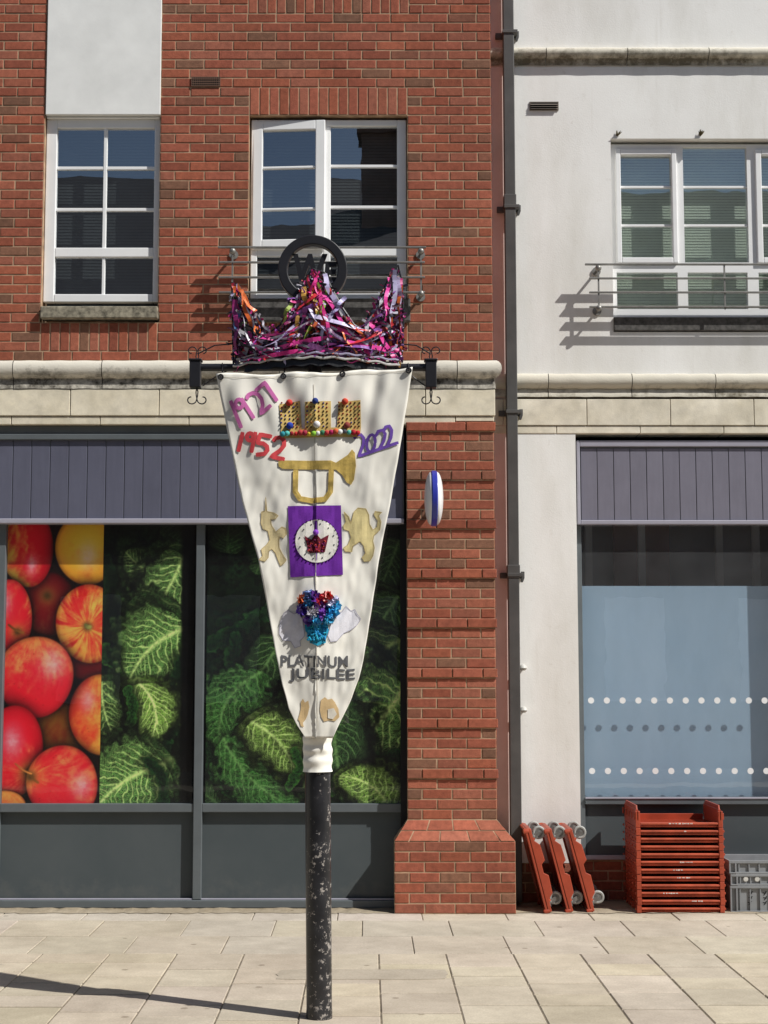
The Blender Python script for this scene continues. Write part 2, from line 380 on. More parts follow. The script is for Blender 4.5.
# splayed courses
def splay(z0, z1, xa, xb, ya, yb, xc, xd, odd):
    """quad strip leaning back: bottom edge xa..xb at y=ya, top xc..xd at y=yb"""
    n = 8; cuts = [0]+[(i if odd else i) / 8 for i in ((1, 3, 5, 7) if odd else (2, 4, 6))]+[1]
    for a, b in zip(cuts, cuts[1:]):
        g_ = .005; A = xa+(xb-xa)*a+g_; B = xa+(xb-xa)*b-g_; C = xc+(xd-xc)*a+g_; D = xc+(xd-xc)*b-g_
        zz0 = z0+.004; zz1 = z1-.004
        v = [(A, ya, zz0), (B, ya, zz0), (D, yb, zz1), (C, yb, zz1), (A, ya+.05, zz0), (B, ya+.05, zz0), (D, yb+.05, zz1), (C, yb+.05, zz1)]
        col = tuple(x*1.12 for x in brick_col(.02))
        wall.add(v, [(0, 1, 2, 3), (0, 3, 7, 4), (1, 5, 6, 2), (3, 2, 6, 7), (0, 4, 5, 1)], col)
splay(.525, .60, .2, 1.1, -.09, -.045, .25, 1.036, True); splay(.60, .675, .25, 1.036, -.045, 0, PX0, BX1, False)
mort.add([(.203, -.086, .523), (1.097, -.086, .523), (BX1-.004, .004, .676), (PX0+.004, .004, .676), (.203, .3, .523), (1.097, .3, .523), (BX1-.004, .3, .676), (PX0+.004, .3, .676)],
         [(0, 1, 2, 3), (1, 5, 6, 2), (0, 3, 7, 4), (3, 2, 6, 7)])
# brick returns facing the white building
for i in range(60): 
    z = ZC+i*.075
    for a, b in ((.0, .215), (.225, .44)): wall.box(BX1-.003, BX1+.001, a+(.005 if i % 2 else .06), b, z+.005, z+.07, brick_col())
for i in range(9, 49):
    z = i*.075; wall.box(BX1-.003, BX1+.001, .01, .22, z+.005, z+.07, brick_col()); wall.box(BX1-.003, BX1+.001, .23, .45, z+.005, z+.07, brick_col())
wo = wall.build('brickwork', 'brick', bb); mo = mort.build('mortar_bed', 'mortar', bb)
bk = MB(); bk.box(XL, BX1-.02, .28, .48, ZC, TOP) ; 
bk2 = MB()
for a, b, c, d in rects_minus(XL, BX1-.02, ZC, TOP, [(W1[0], W1[1], W1[2], ZC+.075*27.2), W2]): bk2.box(a, b, .282, .47, c, d)
bk2.build('inner_wall', 'mortar', bb)

sh = MB()
sh.box(XL, BX1-.03, 2.4, 6, -.1, TOP+.2); sh.box(XL, BX1-.03, .32, 2.4, 3.62, 4.2); sh.box(XL, BX1-.03, .32, 2.4, TOP-.1, TOP+.2)
sh.box(PX0+.02, BX1-.03, .42, 2.4, -.1, 3.62); sh.box(XL, XL+.2, .32, 2.4, -.1, 3.62); sh.box(XL, XL+.2, .48, 2.4, 4.2, TOP-.1); sh.box(.5, BX1-.03, .48, 2.4, 4.2, TOP-.1)
sh.build('building_core', 'dark', bb)
# --- stone cornice and bands
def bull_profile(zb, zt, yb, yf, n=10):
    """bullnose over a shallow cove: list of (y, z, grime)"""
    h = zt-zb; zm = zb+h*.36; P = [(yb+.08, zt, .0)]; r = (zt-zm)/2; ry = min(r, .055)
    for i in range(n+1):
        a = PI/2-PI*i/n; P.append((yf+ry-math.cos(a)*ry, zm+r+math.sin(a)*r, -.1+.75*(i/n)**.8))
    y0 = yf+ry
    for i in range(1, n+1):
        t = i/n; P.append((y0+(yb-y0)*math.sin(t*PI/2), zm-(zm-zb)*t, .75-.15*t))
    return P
def cornice(mb, prof, cuts, back, gap=.003, mitre_right=None, push=0.0):
    for a, b in zip(cuts, cuts[1:]):
        k = random.uniform(.93, 1.05); n = max(2, int((b-a)/.04)); xs = [a+gap+(b-a-2*gap)*i/n for i in range(n+1)]; off = random.uniform(-.1, .1)
        m = len(prof); vs = []; ph = random.uniform(0, 10)
        for x in xs:
            for (y, z, gr) in prof:
                xx = x
                if mitre_right is not None and b == cuts[-1]: xx = x+(mitre_right-y)*((x-a)/(b-a))
                vs.append((xx, y+.001*math.sin(x*17+ph), z+.0015*math.sin(x*31+ph)))
        o = len(mb.v); mb.v += vs
        for i in range(n):
            for j in range(m-1):
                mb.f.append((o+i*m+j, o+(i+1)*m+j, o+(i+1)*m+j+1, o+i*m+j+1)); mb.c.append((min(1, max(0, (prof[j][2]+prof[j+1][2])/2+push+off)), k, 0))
        for e in (0, n):
            e_ = [vs[e*m+j] for j in range(m)]; poly = e_+[(e_[-1][0], back, prof[-1][1]), (e_[0][0], back, prof[0][1])]
            mb.add(poly, [tuple(range(len(poly)))], (.8, k*.7, 0))
        mb.add([(vs[0][0], back, prof[0][1]), (vs[n*m][0], back, prof[0][1]), vs[n*m], vs[0]], [(0, 1, 2, 3)], (.2, k, 0))
CRM = (.80, .73, .58)
def xcuts(px, py, Y, step, x0, x1):
    p = X(px, py, Y); a = p-step*math.floor((p-x0)/step); out = [x0]
    while a < x1-.02:
        if a > x0+.02: out.append(a)
        a += step
    return out+[x1]
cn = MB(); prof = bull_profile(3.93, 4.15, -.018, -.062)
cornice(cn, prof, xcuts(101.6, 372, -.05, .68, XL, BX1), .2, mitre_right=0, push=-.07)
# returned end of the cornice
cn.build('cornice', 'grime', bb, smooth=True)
bd = MB()
for a, b in zip(*(lambda c: (c, c[1:]))(xcuts(70, 403, -.02, .68, XL, BX1+.012))): 
    k_ = random.uniform(.9, 1.08); bd.box(a+.003, b-.003, -.014, .2, 3.722, 3.926, tuple(c*k_ for c in CRM))
for a, b in zip(*(lambda c: (c, c[1:]))(xcuts(100, 423, -.0, .68, XL, BX1+.004))):
    k_ = random.uniform(.88, 1.03); bd.box(a+.003, b-.003, -.004, .2, 3.655 if b < PX0+.5 else 3.679, 3.716, tuple(c*k_ for c in CRM))
bd.build('stone_band', 'stone', bb, bevel=.004)
bdm = MB(); bdm.box(XL, BX1-.01, .0, .19, 3.717, 3.94); bdm.box(XL, BX1-.01, .01, .189, 3.658, 3.716); bdm.build('band_joint', 'joint', bb)

# --- upper windows
def bars(mb, x0, x1, z0, z1, t, y0, y1, tb=None, tt=None, tr=None):
    tb = tb or t; tt = tt or t; tr = tr or t
    mb.box(x0, x0+t, y0, y1, z0, z1); mb.box(x1-tr, x1, y0, y1, z0, z1)
    mb.box(x0+t, x1-tr, y0+.0005, y1, z0, z0+tb); mb.box(x0+t, x1-tr, y0+.0005, y1, z1-tt, z1)
def blind(x0, x1, z0, z1, Y, mt, parent, pitch=.025, droop=.0):
    b = MB(); z = z0
    while z < z1-.005:
        b.add([(x0, Y-.001, z), (x1, Y-.001, z), (x1, Y+.004, z+pitch*.97), (x0, Y+.004, z+pitch*.97)], [(0, 1, 2, 3)])
        z += pitch
    for xx in (x0+.06, x1-.06): b.box(xx-.0015, xx+.0015, Y-.008, Y-.006, z0, z1)
    return sub(b.build('blind', mt), parent)
def pane(x0, x1, z0, z1, Y, parent, mt='glass', name='pane'):
    b = MB(); b.add([(x0, Y, z0), (x1, Y, z0), (x1, Y, z1), (x0, Y, z1)], [(0, 1, 2, 3)]); return sub(b.build(name, mt), parent)
def room(x0, x1, z0, z1, y0, y1, parent):
    b = MB()
    b.add([(x0, y0, z0), (x1, y0, z0), (x1, y0, z1), (x0, y0, z1), (x0, y1, z0), (x1, y1, z0), (x1, y1, z1), (x0, y1, z1)],
          [(4, 5, 6, 7), (0, 4, 7, 3), (1, 2, 6, 5), (0, 1, 5, 4), (3, 7, 6, 2)])
    return b.build('room_interior', 'dark', parent)
YF = .05
# left window
zb, zt = Z(302, YF), Z(119.5, YF)
f = MB(); x0, x1 = W1[0]+.004, W1[1]-.004
bars(f, x0, x1, zb, zt, X(56, 190, YF)-x0, YF, YF+.07, Z(294, YF)-zb, zt-Z(128, YF), x1-X(154, 190, YF))
f.box(X(56, 190, YF), X(154, 190, YF), YF+.002, YF+.068, Z(257, YF), Z(247.5, YF))
win1 = f.build('window', 'pvc', bb, bevel=.006)
gb = MB(); xm = X(104.5, 190, YF)
gb.box(xm-.014, xm+.014, YF+.012, YF+.05, Z(247.5, YF), Z(128, YF)); gb.box(xm-.012, xm+.012, YF+.012, YF+.05, Z(294, YF), Z(257, YF))
for py in (167.5, 209): gb.box(X(56, 190, YF), X(154, 190, YF), YF+.0145, YF+.048, Z(py, YF)-.013, Z(py, YF)+.013)
sub(gb.build('glazing_bar', 'pvc', bevel=.004), win1)
pane(X(56, 190, YF), X(154, 190, YF), Z(247.5, YF), Z(128, YF), YF+.03, win1); pane(X(55, 190, YF), X(154, 190, YF), Z(294, YF), Z(257, YF), YF+.03, win1)
blind(x0, x1, zb, zt, YF+.16, 'blind_dark', win1); room(W1[0], W1[1], zb-.05, zt+.1, .3, 2.2, bb)
sl = MB(); sl.box(X(40, 312, -.05), X(157.5, 312, -.05), -.05, YF+.02, Z(318, -.05), Z(306, -.05)); sub(sl.build('sill', 'sill', bevel=.008), win1)
wp = MB(); wp.box(W1[0]+.006, W1[1]-.001, -.012, .27, Z(114.5, -.012), TOP); wp.build('white_wall_panel', 'panelw', bb, bevel=.004)
fl = MB(); fl.box(W1[0]+.01, W1[1]-.01, .02, .27, zt+.001, Z(115.5, 0)); fl.build('lintel', 'panelw', bb)
# middle window (left casement a little ajar)
zb, zt = Z(301, YF), W2[3]-.02
x0, x1 = W2[0]+.012, W2[1]-.006
f = MB(); xm = X(323.5, 190, YF)
bars(f, x0, x1, zb, zt, .05, YF, YF+.07, .06, .05, X(405, 190, YF)-X(397, 190, YF)+.01)
f.box(xm, xm+.055, YF+.001, YF+.07, zb+.06, zt-.05)
zr0, zr1 = Z(256, YF), Z(246, YF); f.box(x0+.05, xm, YF+.002, YF+.07, zr0, zr1); f.box(xm+.055, x1-.07, YF+.002, YF+.07, zr0, zr1)
win2 = f.build('window', 'pvc', bb, bevel=.006)
for py in (165.5, 206.5): gb = MB(); gb.box(xm+.055, x1-.07, YF+.0145, YF+.048, Z(py, YF)-.012, Z(py, YF)+.012); sub(gb.build('glazing_bar', 'pvc', bevel=.004), win2)
pane(xm+.055, x1-.07, zr1, zt-.05, YF+.03, win2); pane(xm+.055, x1-.07, zb+.06, zr0, YF+.03, win2); pane(x0+.05, xm, zb+.06, zr0, YF+.03, win2)
# casement sash, hinged on its left side, pushed a little outwards
cs_ = MB(); cw = xm+.012-x0-.012; ch = zt-.012-zr1+.03
bars(cs_, 0, cw, 0, ch, .075, 0, .055, .075, .075, .075)
for q in (.365, .69): cs_.box(.075, cw-.075, .012, .045, ch*(1-q)-.011, ch*(1-q)+.011)
sash = cs_.build('casement', 'pvc', bevel=.006); sub(sash, win2); sash.location = (x0+.012, YF-.02, zr1-.03); sash.rotation_euler = (math.radians(-1.2), 0, math.radians(-4))
pc_ = MB(); pc_.add([(.07, .028, .07), (cw-.07, .028, .07), (cw-.07, .028, ch-.07), (.07, .028, ch-.07)], [(0, 1, 2, 3)]); o = pc_.build('casement_pane', 'glass'); sub(o, win2); o.location = sash.location; o.rotation_euler = sash.rotation_euler
blind(x0, x1, zb, zt, YF+.16, 'blind_dark', win2); room(W2[0], W2[1], zb-.05, W2[3], .3, 2.2, bb)
sl = MB(); sl.box(W2[0]-.02, W2[1]+.02, -.05, YF+.02, ZC+.075*4-.0, zb-.002); sub(sl.build('sill', 'sillg', bevel=.008), win2)

# --- shop front, left
YS = .135
fa = MB(); x = X(31, 480, .05)-.1425*40; zt_, zb_ = Z(440, .05), Z(520, .05); xe = X(404, 480, .04)
while x < xe-.02:
    c = random.uniform(.93, 1.06); x2 = min(x+.1425, xe)
    if x2 > XL: fa.box(max(x, XL)+.0025, x2-.0025, .05, .1, zb_, zt_, (.115*c, .118*c, .165*c))
    x += .1425
fas = fa.build('fascia_board', 'fascia', bb, bevel=.003)
t = MB(); t.box(XL, xe, .056, .11, zb_, Z(429, .05)); o = t.build('fascia_backing', 'frame', bb)
t = MB(); t.box(XL, xe, .026, .12, Z(440, .04), Z(434, .04)); t.box(XL, xe, .04, .12, Z(434, .04)+.001, 3.652)
t.build('fascia_top_trim', 'frame', bb, bevel=.006)
t = MB(); t.box(XL, xe, .025, .12, Z(523.5, .03), Z(518.5, .03)); t.build('fascia_trim', 'trim', bb, bevel=.006)
fr = MB(); zbot = .015; zs = Z(812, YS); zs2 = Z(803.5, YS)
mull = []
for pxl, pxr in ((-212, -203), (-6, 3.2), (195, 203.5)):
    a, b = X(pxl, 700, YS), X(pxr, 700, YS); mull.append((a, b))
xr = X(405.5, 700, YS)
ee = sorted(mull); segs = [(XL, ee[0][0]), (ee[0][1], ee[1][0]), (ee[1][1], ee[2][0]), (ee[2][1], xr)]
fz1 = Z(523.5, YS)
for a, b in mull: fo = MB(); fo.box(a, b, YS-.035, YS+.05, .075, fz1); fo.build('mullion', 'frame', bb, bevel=.004)
for a, b in segs: fo = MB(); fo.box(a, b, YS-.025, YS+.05, zs, zs2+.0); fo.build('transom', 'frame', bb, bevel=.004)
fo = MB(); fo.box(XL, xr, YS-.05, YS+.05, zbot, .072); fo.build('bottom_rail', 'frame', bb, bevel=.006)
for a, b in segs: fo = MB(); fo.box(a, b, YS-.03, YS-.012, .0725, .083); fo.build('glazing_bead', 'trim', bb, bevel=.002)
for a, b in segs:
    q = MB(); q.box(a+.001, b-.001, YS+.02, YS+.06, .073, zs-.001); q.build('stall_riser', 'panel', bb)
    q = MB(); q.add([(a, YS, zs2), (b, YS, zs2), (b, YS, fz1), (a, YS, fz1)], [(0, 1, 2, 3)]); q.build('shop_pane', 'glass_shop', bb)
q = MB(); q.box(X(400.5, 700, YS), PX0+.004, YS-.05, YS+.06, .0, fz1+.0); q.build('shade_band', 'dark', bb)  # dark strip standing in for the band of shadow at the shopfront's end
q = MB(); q.box(XL, PX0, YS+.5, YS+.55, 0, 3.6); q.box(XL, PX0, YS+.05, YS+.5, 3.3, 3.4); q.box(XL, PX0, YS+.05, YS+.5, .0, .02); q.build('shop_back_wall', 'dark', bb)

# ================================================================== POSTERS (painted as mesh colours)
def fbm(w_, h_, cell, octv=4, seed=0, aspect=1.0):
    rs = np.random.RandomState(seed); out = np.zeros((h_, w_)); amp = 1; tot = 0
    for o in range(octv):
        c = max(cell/(2**o), 1.2); gh, gw = int(h_/c)+3, int(w_/(c*aspect))+3
        g_ = rs.rand(gh, gw); yy = np.arange(h_)/c; xx = np.arange(w_)/(c*aspect)
        y0 = yy.astype(int); x0 = xx.astype(int); fy = (yy-y0)[:, None]; fx = (xx-x0)[None, :]; fy = fy*fy*(3-2*fy); fx = fx*fx*(3-2*fx)
        a = g_[y0][:, x0]; b = g_[y0][:, x0+1]; c_ = g_[y0+1][:, x0]; d = g_[y0+1][:, x0+1]
        out += amp*((a*(1-fx)+b*fx)*(1-fy)+(c_*(1-fx)+d*fx)*fy); tot += amp; amp *= .55
    return out/tot
def sm(a, b, x): t = np.clip((x-a)/(b-a), 0, 1); return t*t*(3-2*t)
def to_lin(img):
    c = np.clip(img, 0, 1); return np.where(c > .04045, ((c+.055)/1.055)**2.4, c/12.92)
SS = 1.9                                             # samples for each photograph pixel
class Canvas:
    def __init__(s, x0, x1, y0, y1, seed=1):
        s.x0, s.x1, s.y0, s.y1 = x0, x1, y0, y1; s.w = int((x1-x0)*SS); s.h = int((y1-y0)*SS)
        s.X, s.Y = np.meshgrid(x0+(np.arange(s.w)+.5)/SS, y0+(np.arange(s.h)+.5)/SS)
        s.img = np.zeros((s.h, s.w, 3)); s.seed = seed
    def blend(s, m, col):
        m = m[..., None]; s.img = s.img*(1-m)+np.asarray(col)*m
    def n(s, cell, o=4, aspect=1.0):
        s.seed += 1; return fbm(s.w, s.h, cell*SS, o, s.seed, aspect)
def scatter(cv, n):
    rs = random.Random(cv.w)
    for i in range(n):
        x = rs.uniform(cv.x0, cv.x1); y = cv.y0+(cv.y1-cv.y0)*(i+rs.random())/n; a = rs.uniform(0, 6.28); L = rs.uniform(30, 44)
        leaf0(cv, (x-L*math.cos(a)*.5, y-L*math.sin(a)*.5), (x+L*math.cos(a)*.5, y+L*math.sin(a)*.5), rs.uniform(40, 56), GM*.62, VD*.8, rs.uniform(.6, .95), 7, rs.uniform(-.2, .2), 0, .8, .08, .9, 1.6)
def build_poster(name, cv, Y, gain, parent=None):
    """a flat sheet whose corner colours carry the print"""
    xa, xb = X(cv.x0, 665, Y), X(cv.x1, 665, Y); za, zb = Z(cv.y0, Y), Z(cv.y1, Y)
    w_, h_ = cv.w, cv.h
    gx = np.linspace(xa, xb, w_+1); pyv = cv.y0+(cv.y1-cv.y0)*np.arange(h_+1)/h_
    v = (512-pyv)/F; gz = HGT+(DIST+Y)/(CP-v*SP)*(SP+v*CP)
    V = np.zeros((h_+1, w_+1, 3)); V[..., 0] = gx[None, :]; V[..., 1] = Y; V[..., 2] = gz[:, None]
    idx = np.arange((h_+1)*(w_+1)).reshape(h_+1, w_+1)
    Q = np.stack([idx[1:, :-1], idx[1:, 1:], idx[:-1, 1:], idx[:-1, :-1]], -1).reshape(-1, 4)
    me = bpy.data.meshes.new(name); me.vertices.add(V.size//3); me.vertices.foreach_set('co', V.ravel())
    me.loops.add(Q.size); me.loops.foreach_set('vertex_index', Q.ravel().astype(np.int32)); me.polygons.add(len(Q))
    me.polygons.foreach_set('loop_start', np.arange(0, Q.size, 4, dtype=np.int32))
    me.update(calc_edges=True); me.materials.append(M['poster'])
    C = np.ones((h_+1, w_+1, 4)); L = np.clip(to_lin(cv.img)*gain, 0, .93)
    C[:-1, :-1, :3] = L; C[-1, :-1, :3] = L[-1]; C[:-1, -1, :3] = L[:, -1]; C[-1, -1, :3] = L[-1, -1]
    ca = me.color_attributes.new('Col', 'FLOAT_COLOR', 'POINT'); ca.data.foreach_set('color', C.ravel())
    o = bpy.data.objects.new(name, me); COL.objects.link(o); return o
def rgb(r_, g_, b_): return np.array([r_, g_, b_])/255.
# ---- apples
cv = Canvas(3.6, 101.5, 524, 804, 11)
cv.img[:] = rgb(40, 12, 12)
def apple(cx, cy, rx, ry, red, yel, ymix, ydir, hl=None, hls=.35, stem=None, dim=1.0, blur=.03, specks=0, streak=1.0, rot=0):
    dx, dy = cv.X-cx, cv.Y-cy; c_, s_ = math.cos(rot), math.sin(rot)
    u = (dx*c_+dy*s_)/rx; v = (-dx*s_+dy*c_)/ry; ang = np.arctan2(v, u)
    rr = np.sqrt(u*u+v*v)*(1+.025*np.cos(2*ang+1)+.015*np.cos(3*ang)); m = sm(1+blur, 1-blur, rr)
    nz = np.sqrt(np.clip(1-rr*rr, 0, 1)); sx, sy = stem if stem else (cx, cy-ry*1.2)
    th = np.arctan2(cv.Y-sy, cv.X-sx); rd = np.hypot(cv.X-sx, cv.Y-sy)
    k = cv.seed = cv.seed+3; rs = np.random.RandomState(k)
    st = np.zeros_like(th)
    for nb, cell, amp in ((26, 22., 1.0), (60, 11., .9), (120, 7., .7)):
        g_ = rs.rand(40, nb); tt = (th+PI)/(2*PI)*nb+.8*np.sin(rd*.09+k); r2 = np.clip(rd/cell, 0, 38); i0 = np.floor(tt).astype(int); f0 = tt-i0; j0 = r2.astype(int); f1 = r2-j0; f0 = f0*f0*(3-2*f0)
        st += amp*((g_[j0, i0 % nb]*(1-f0)+g_[j0, (i0+1) % nb]*f0)*(1-f1)+(g_[j0+1, i0 % nb]*(1-f0)+g_[j0+1, (i0+1) % nb]*f0)*f1-.5)
    st *= 1.35
    n1 = cv.n(14, 4); n2 = cv.n(3.2, 3)
    y = ymix+.55*(u*ydir[0]+v*ydir[1])+streak*.20*st+.55*(n1-.5)+.25*(n2-.5)
    y = sm(.15, .85, y)[..., None]
    col = np.asarray(red)*(1-y)+np.asarray(yel)*y
    sh = (.62+.46*np.clip(nz*.9+.12*(u*.4-v*.5), 0, 1.1)**.7)*dim
    col = col*sh[..., None]
    # warm light bouncing at the rim
    rim = sm(.86, 1.0, rr)*.25; col = col*(1-rim[..., None])+np.array([.35, .05, .04])*rim[..., None]
    if stem:
        d = np.exp(-(rd/(.15*min(rx, ry)))**2)[..., None]; halo = np.exp(-(rd/(.38*min(rx, ry)))**2)[..., None]*.6
        col = col*(1-halo)+rgb(214, 170, 70)*dim*halo; col = col*(1-d*.85)+rgb(60, 45, 20)*d*.85
    if specks:
        for i in range(specks):
            a = rs.rand()*6.28; q = rs.rand()**.5*.8; px_, py_ = cx+rx*q*math.cos(a), cy+ry*q*math.sin(a)
            dd = np.exp(-(((cv.X-px_)/.7)**2+((cv.Y-py_)/.5)**2))[..., None]*.5; col = col*(1-dd)+rgb(120, 40, 20)*dd
    if hl:
        h = np.exp(-(((cv.X-hl[0])/(rx*hls))**2+((cv.Y-hl[1])/(ry*hls*1.15))**2)); h = (h*(.75+.5*(n2-.5)))[..., None]*.85
        col = col*(1-h)+rgb(255, 190, 195)*h
    cv.blend(m, np.clip(col, 0, 1))
    # contact shadow on what lies behind is painted by darkening first
R1, R2, R3 = rgb(205, 18, 34), rgb(226, 30, 46), rgb(165, 16, 28); YE, OR = rgb(248, 190, 70), rgb(250, 150, 60)
def occl(cx, cy, rx, ry, a=.75):
    d = np.hypot((cv.X-cx)/rx, (cv.Y-cy)/ry); cv.img *= (1-a*np.exp(-np.clip(d-1, 0, 9)*7))[..., None]
apple(47, 604, 29, 31, R3, rgb(200, 130, 60), .15, (-.1, .4), stem=(46, 596), dim=.72, blur=.05)
apple(60, 733, 24, 30, rgb(190, 60, 30), rgb(214, 130, 50), .62, (.1, -.2), dim=.68, blur=.05)
apple(86, 662, 22, 18, R1, OR, .12, (0, .3), dim=.74, blur=.05)
for A in (
    (25, 548, 27, 39, R1, rgb(226, 178, 70), .32, (-.85, .45), (30, 566), .22, None, 1, .03, 0, 1.0, 0),
    (84, 549, 31, 36, rgb(220, 96, 40), rgb(252, 176, 52), .86, (-.1, -.25), (86, 556), .3, None, 1, .03, 0, .4, 0),
    (8, 618, 24, 38, R2, rgb(250, 150, 80), .22, (.1, -.5), (3, 603), .28, (17, 632), 1, .03, 0, 1.2, 0),
    (88, 624, 33, 39, rgb(214, 36, 36), rgb(252, 176, 76), .50, (-.35, -.1), None, .3, (87, 627), 1.04, .03, 0, 1.7, 0),
    (101, 715, 31, 40, rgb(226, 60, 40), rgb(252, 178, 70), .55, (.6, .15), (88, 700), .25, None, 1.02, .03, 10, .7, 0),
    (36, 677, 39, 40, R2, rgb(250, 150, 80), .34, (-.3, -.6), (53, 664), .30, None, 1.05, .03, 40, .8, .4),
    (14, 752, 32, 46, rgb(214, 18, 38), rgb(250, 130, 80), .16, (.3, .7), (14, 742), .30, (31, 772), 1.04, .03, 0, .9, .1),
    (65, 784, 36, 38, rgb(222, 30, 44), rgb(250, 140, 80), .32, (.1, -.4), (84, 786), .26, (33, 777), 1.05, .03, 20, 1.2, 0),
    (8, 806, 22, 15, rgb(230, 90, 50), rgb(250, 170, 80), .5, (.1, -.2), None, .3, None, 1, .04, 0, .6, 0)):
    occl(*A[:4]); apple(*A)
def stalk(p, q, wd=1.0, col=(110, 70, 30)):
    for i in range(24):
        t = i/23; x = p[0]+(q[0]-p[0])*t; y = p[1]+(q[1]-p[1])*t+1.5*math.sin(t*PI)
        cv.blend(np.exp(-(((cv.X-x)**2+(cv.Y-y)**2)/(wd*wd)))*.8, rgb(*col)*(.8+.5*t))
stalk((30, 771), (41, 783)); stalk((8, 625), (23, 633)); stalk((85, 625), (90, 627), 1.3, (120, 120, 60)); stalk((18, 764), (34, 774), .8, (190, 120, 60))
po = build_poster('fruit_poster', cv, YS+.03, 1.3)
tag(po, 'window poster of close-up red and yellow apples behind the shop glass', 'poster')
# ---- savoy cabbages
def crinkle(cv, cell, k=1.0):
    n = cv.n(cell, 3); n2 = cv.n(cell*.5, 2); rid = 1-np.abs(n*2-1)*2.4; rid2 = 1-np.abs(n2*2-1)*2.2
    return np.clip(.55*np.clip(rid, 0, 1)+.45*np.clip(rid2, 0, 1), 0, 1)*k
def leaf(cv, B, T, wd, base, vein, bright=1.0, nv=7, bend=0.0, asym=0.0, vstr=1.0, blur=.06, spread=.9):
    cx_, cy_ = (B[0]+T[0])/2, (B[1]+T[1])/2; k1 = 1.22
    leaf0(cv, (cx_+(B[0]-cx_)*k1+random.uniform(-3, 3), cy_+(B[1]-cy_)*k1), (cx_+(T[0]-cx_)*k1, cy_+(T[1]-cy_)*k1+random.uniform(-3, 3)), wd*1.36, np.asarray(base)*.72, np.asarray(vein)*.62, bright*.8, nv, bend, asym, .8, blur*1.2, spread, 1.8)
    leaf0(cv, B, T, wd*1.1, np.asarray(base)*.86, np.asarray(vein)*.94, bright, nv, bend, asym, vstr, blur, spread, 1.0)
def leaf0(cv, B, T, wd, base, vein, bright=1.0, nv=7, bend=0.0, asym=0.0, vstr=1.0, blur=.06, spread=.9, ruf=1.0):
    bx, by = B; L = math.hypot(T[0]-bx, T[1]-by); ux, uy = (T[0]-bx)/L, (T[1]-by)/L
    wob = (cv.n(16, 3)-.5); wob2 = cv.n(5, 2)-.5
    dx, dy = cv.X-bx, cv.Y-by; u = (dx*ux+dy*uy)/L; v = (-dx*uy+dy*ux)/wd
    v = v-bend*u*(1-u)*4-asym*u; us = np.clip(u, 0.0001, .9999)
    half = np.sin(PI*us**.66)**.46*.5*(1+.22*wob2*2*ruf+.25*wob*ruf)
    m = sm(blur, -blur, np.abs(v)-half)*sm(-.03, .02, u)*sm(1.03, .98, u)
    a = np.abs(v)+.0001; side = np.where(v > 0, 1., -1.)
    nv = nv*1.35; ph = (us*1.05-a*spread*(.5+.6*us))*nv+.3*side+wob*2.2
    d = np.abs(ph-np.round(ph)); w2 = .10+.05*(1-us)
    v2 = np.exp(-(d/w2)**2)*sm(half*1.02, half*.6, a)
    ph2 = a*nv*2.6/(.5)+wob*5+ph*.9; d2 = np.abs(ph2-np.round(ph2)); v3 = np.exp(-(d2/.15)**2)*.62
    ph3 = (us*2.1+a*1.9)*nv*1.35+wob2*2.4; d3 = np.abs(ph3-np.round(ph3)); v3 = np.maximum(v3, np.exp(-(d3/.12)**2)*.55)
    mid = np.exp(-(a/(.020+.035*(1-us)))**2)
    vv = np.clip(np.maximum(np.maximum(v2*.95, v3), mid), 0, 1)*vstr
    cr = crinkle(cv, 4.5)
    shade = (.42+1.05*cr)*(1-.55*(a/np.maximum(half, .02))**2*.8)*bright
    col = np.asarray(base)*shade[..., None]; vc = np.asarray(vein)*(.75+.3*bright)*np.clip(.6+.5*shade, 0, 1.2)[..., None]
    col = col*(1-vv[..., None])+vc*vv[..., None]
    # shadow the leaf throws on what lies behind
    cv.img *= (1-.7*sm(.22, -.05, np.abs(v)-half)*sm(-.12, .05, u)*sm(1.15, .95, u))[..., None]
    cv.blend(m, np.clip(col, 0, 1))
def frill(cv, pts, wd, base, edge, bright=1.0):
    P = np.array(pts, float); best = np.full(cv.X.shape, 1e9); par = np.zeros_like(best); acc = 0
    for (ax, ay), (bx, by) in zip(P, P[1:]):
        L2 = (bx-ax)**2+(by-ay)**2; t = np.clip(((cv.X-ax)*(bx-ax)+(cv.Y-ay)*(by-ay))/L2, 0, 1)
        d = np.hypot(cv.X-ax-t*(bx-ax), cv.Y-ay-t*(by-ay)); k = d < best; best = np.where(k, d, best); par = np.where(k, acc+t*math.sqrt(L2), par); acc += math.sqrt(L2)
    n = cv.n(6, 3); n9 = cv.n(3, 2); e = wd*(.55+.9*(n-.3)+.5*(n9-.4)); m = sm(1.0, -1.0, best-e)
    cr = crinkle(cv, 3.4); k = best/np.maximum(e, .1)
    sh = (.35+.95*cr)*(.75+.4*k)*bright; col = np.asarray(base)*sh[..., None]
    rim = (np.exp(-((k-.9)/.14)**2)*(.4+.6*cr))[..., None]*.8; col = col*(1-rim)+np.asarray(edge)*bright*rim
    cv.img *= (1-.6*sm(9, -1, best-e))[..., None]; cv.blend(m, np.clip(col, 0, 1))
GD, GM, GB = rgb(26, 58, 28), rgb(46, 94, 38), rgb(84, 138, 48); VE, VD = rgb(186, 212, 126), rgb(112, 150, 86); LI = rgb(104, 150, 50)
cv = Canvas(101.7, 193.5, 524, 804, 40); q = crinkle(cv, 7)
cv.img[:] = np.asarray(rgb(26, 50, 26))*(.25+1.0*q)[..., None]*(.45+.9*cv.n(50, 3))[..., None]
scatter(cv, 12)
frill(cv, [(108, 610), (120, 628), (140, 626), (160, 636), (186, 616)], 11, GD, GM, .85)
frill(cv, [(104, 560), (112, 590), (106, 625)], 10, GD, GM, .6)
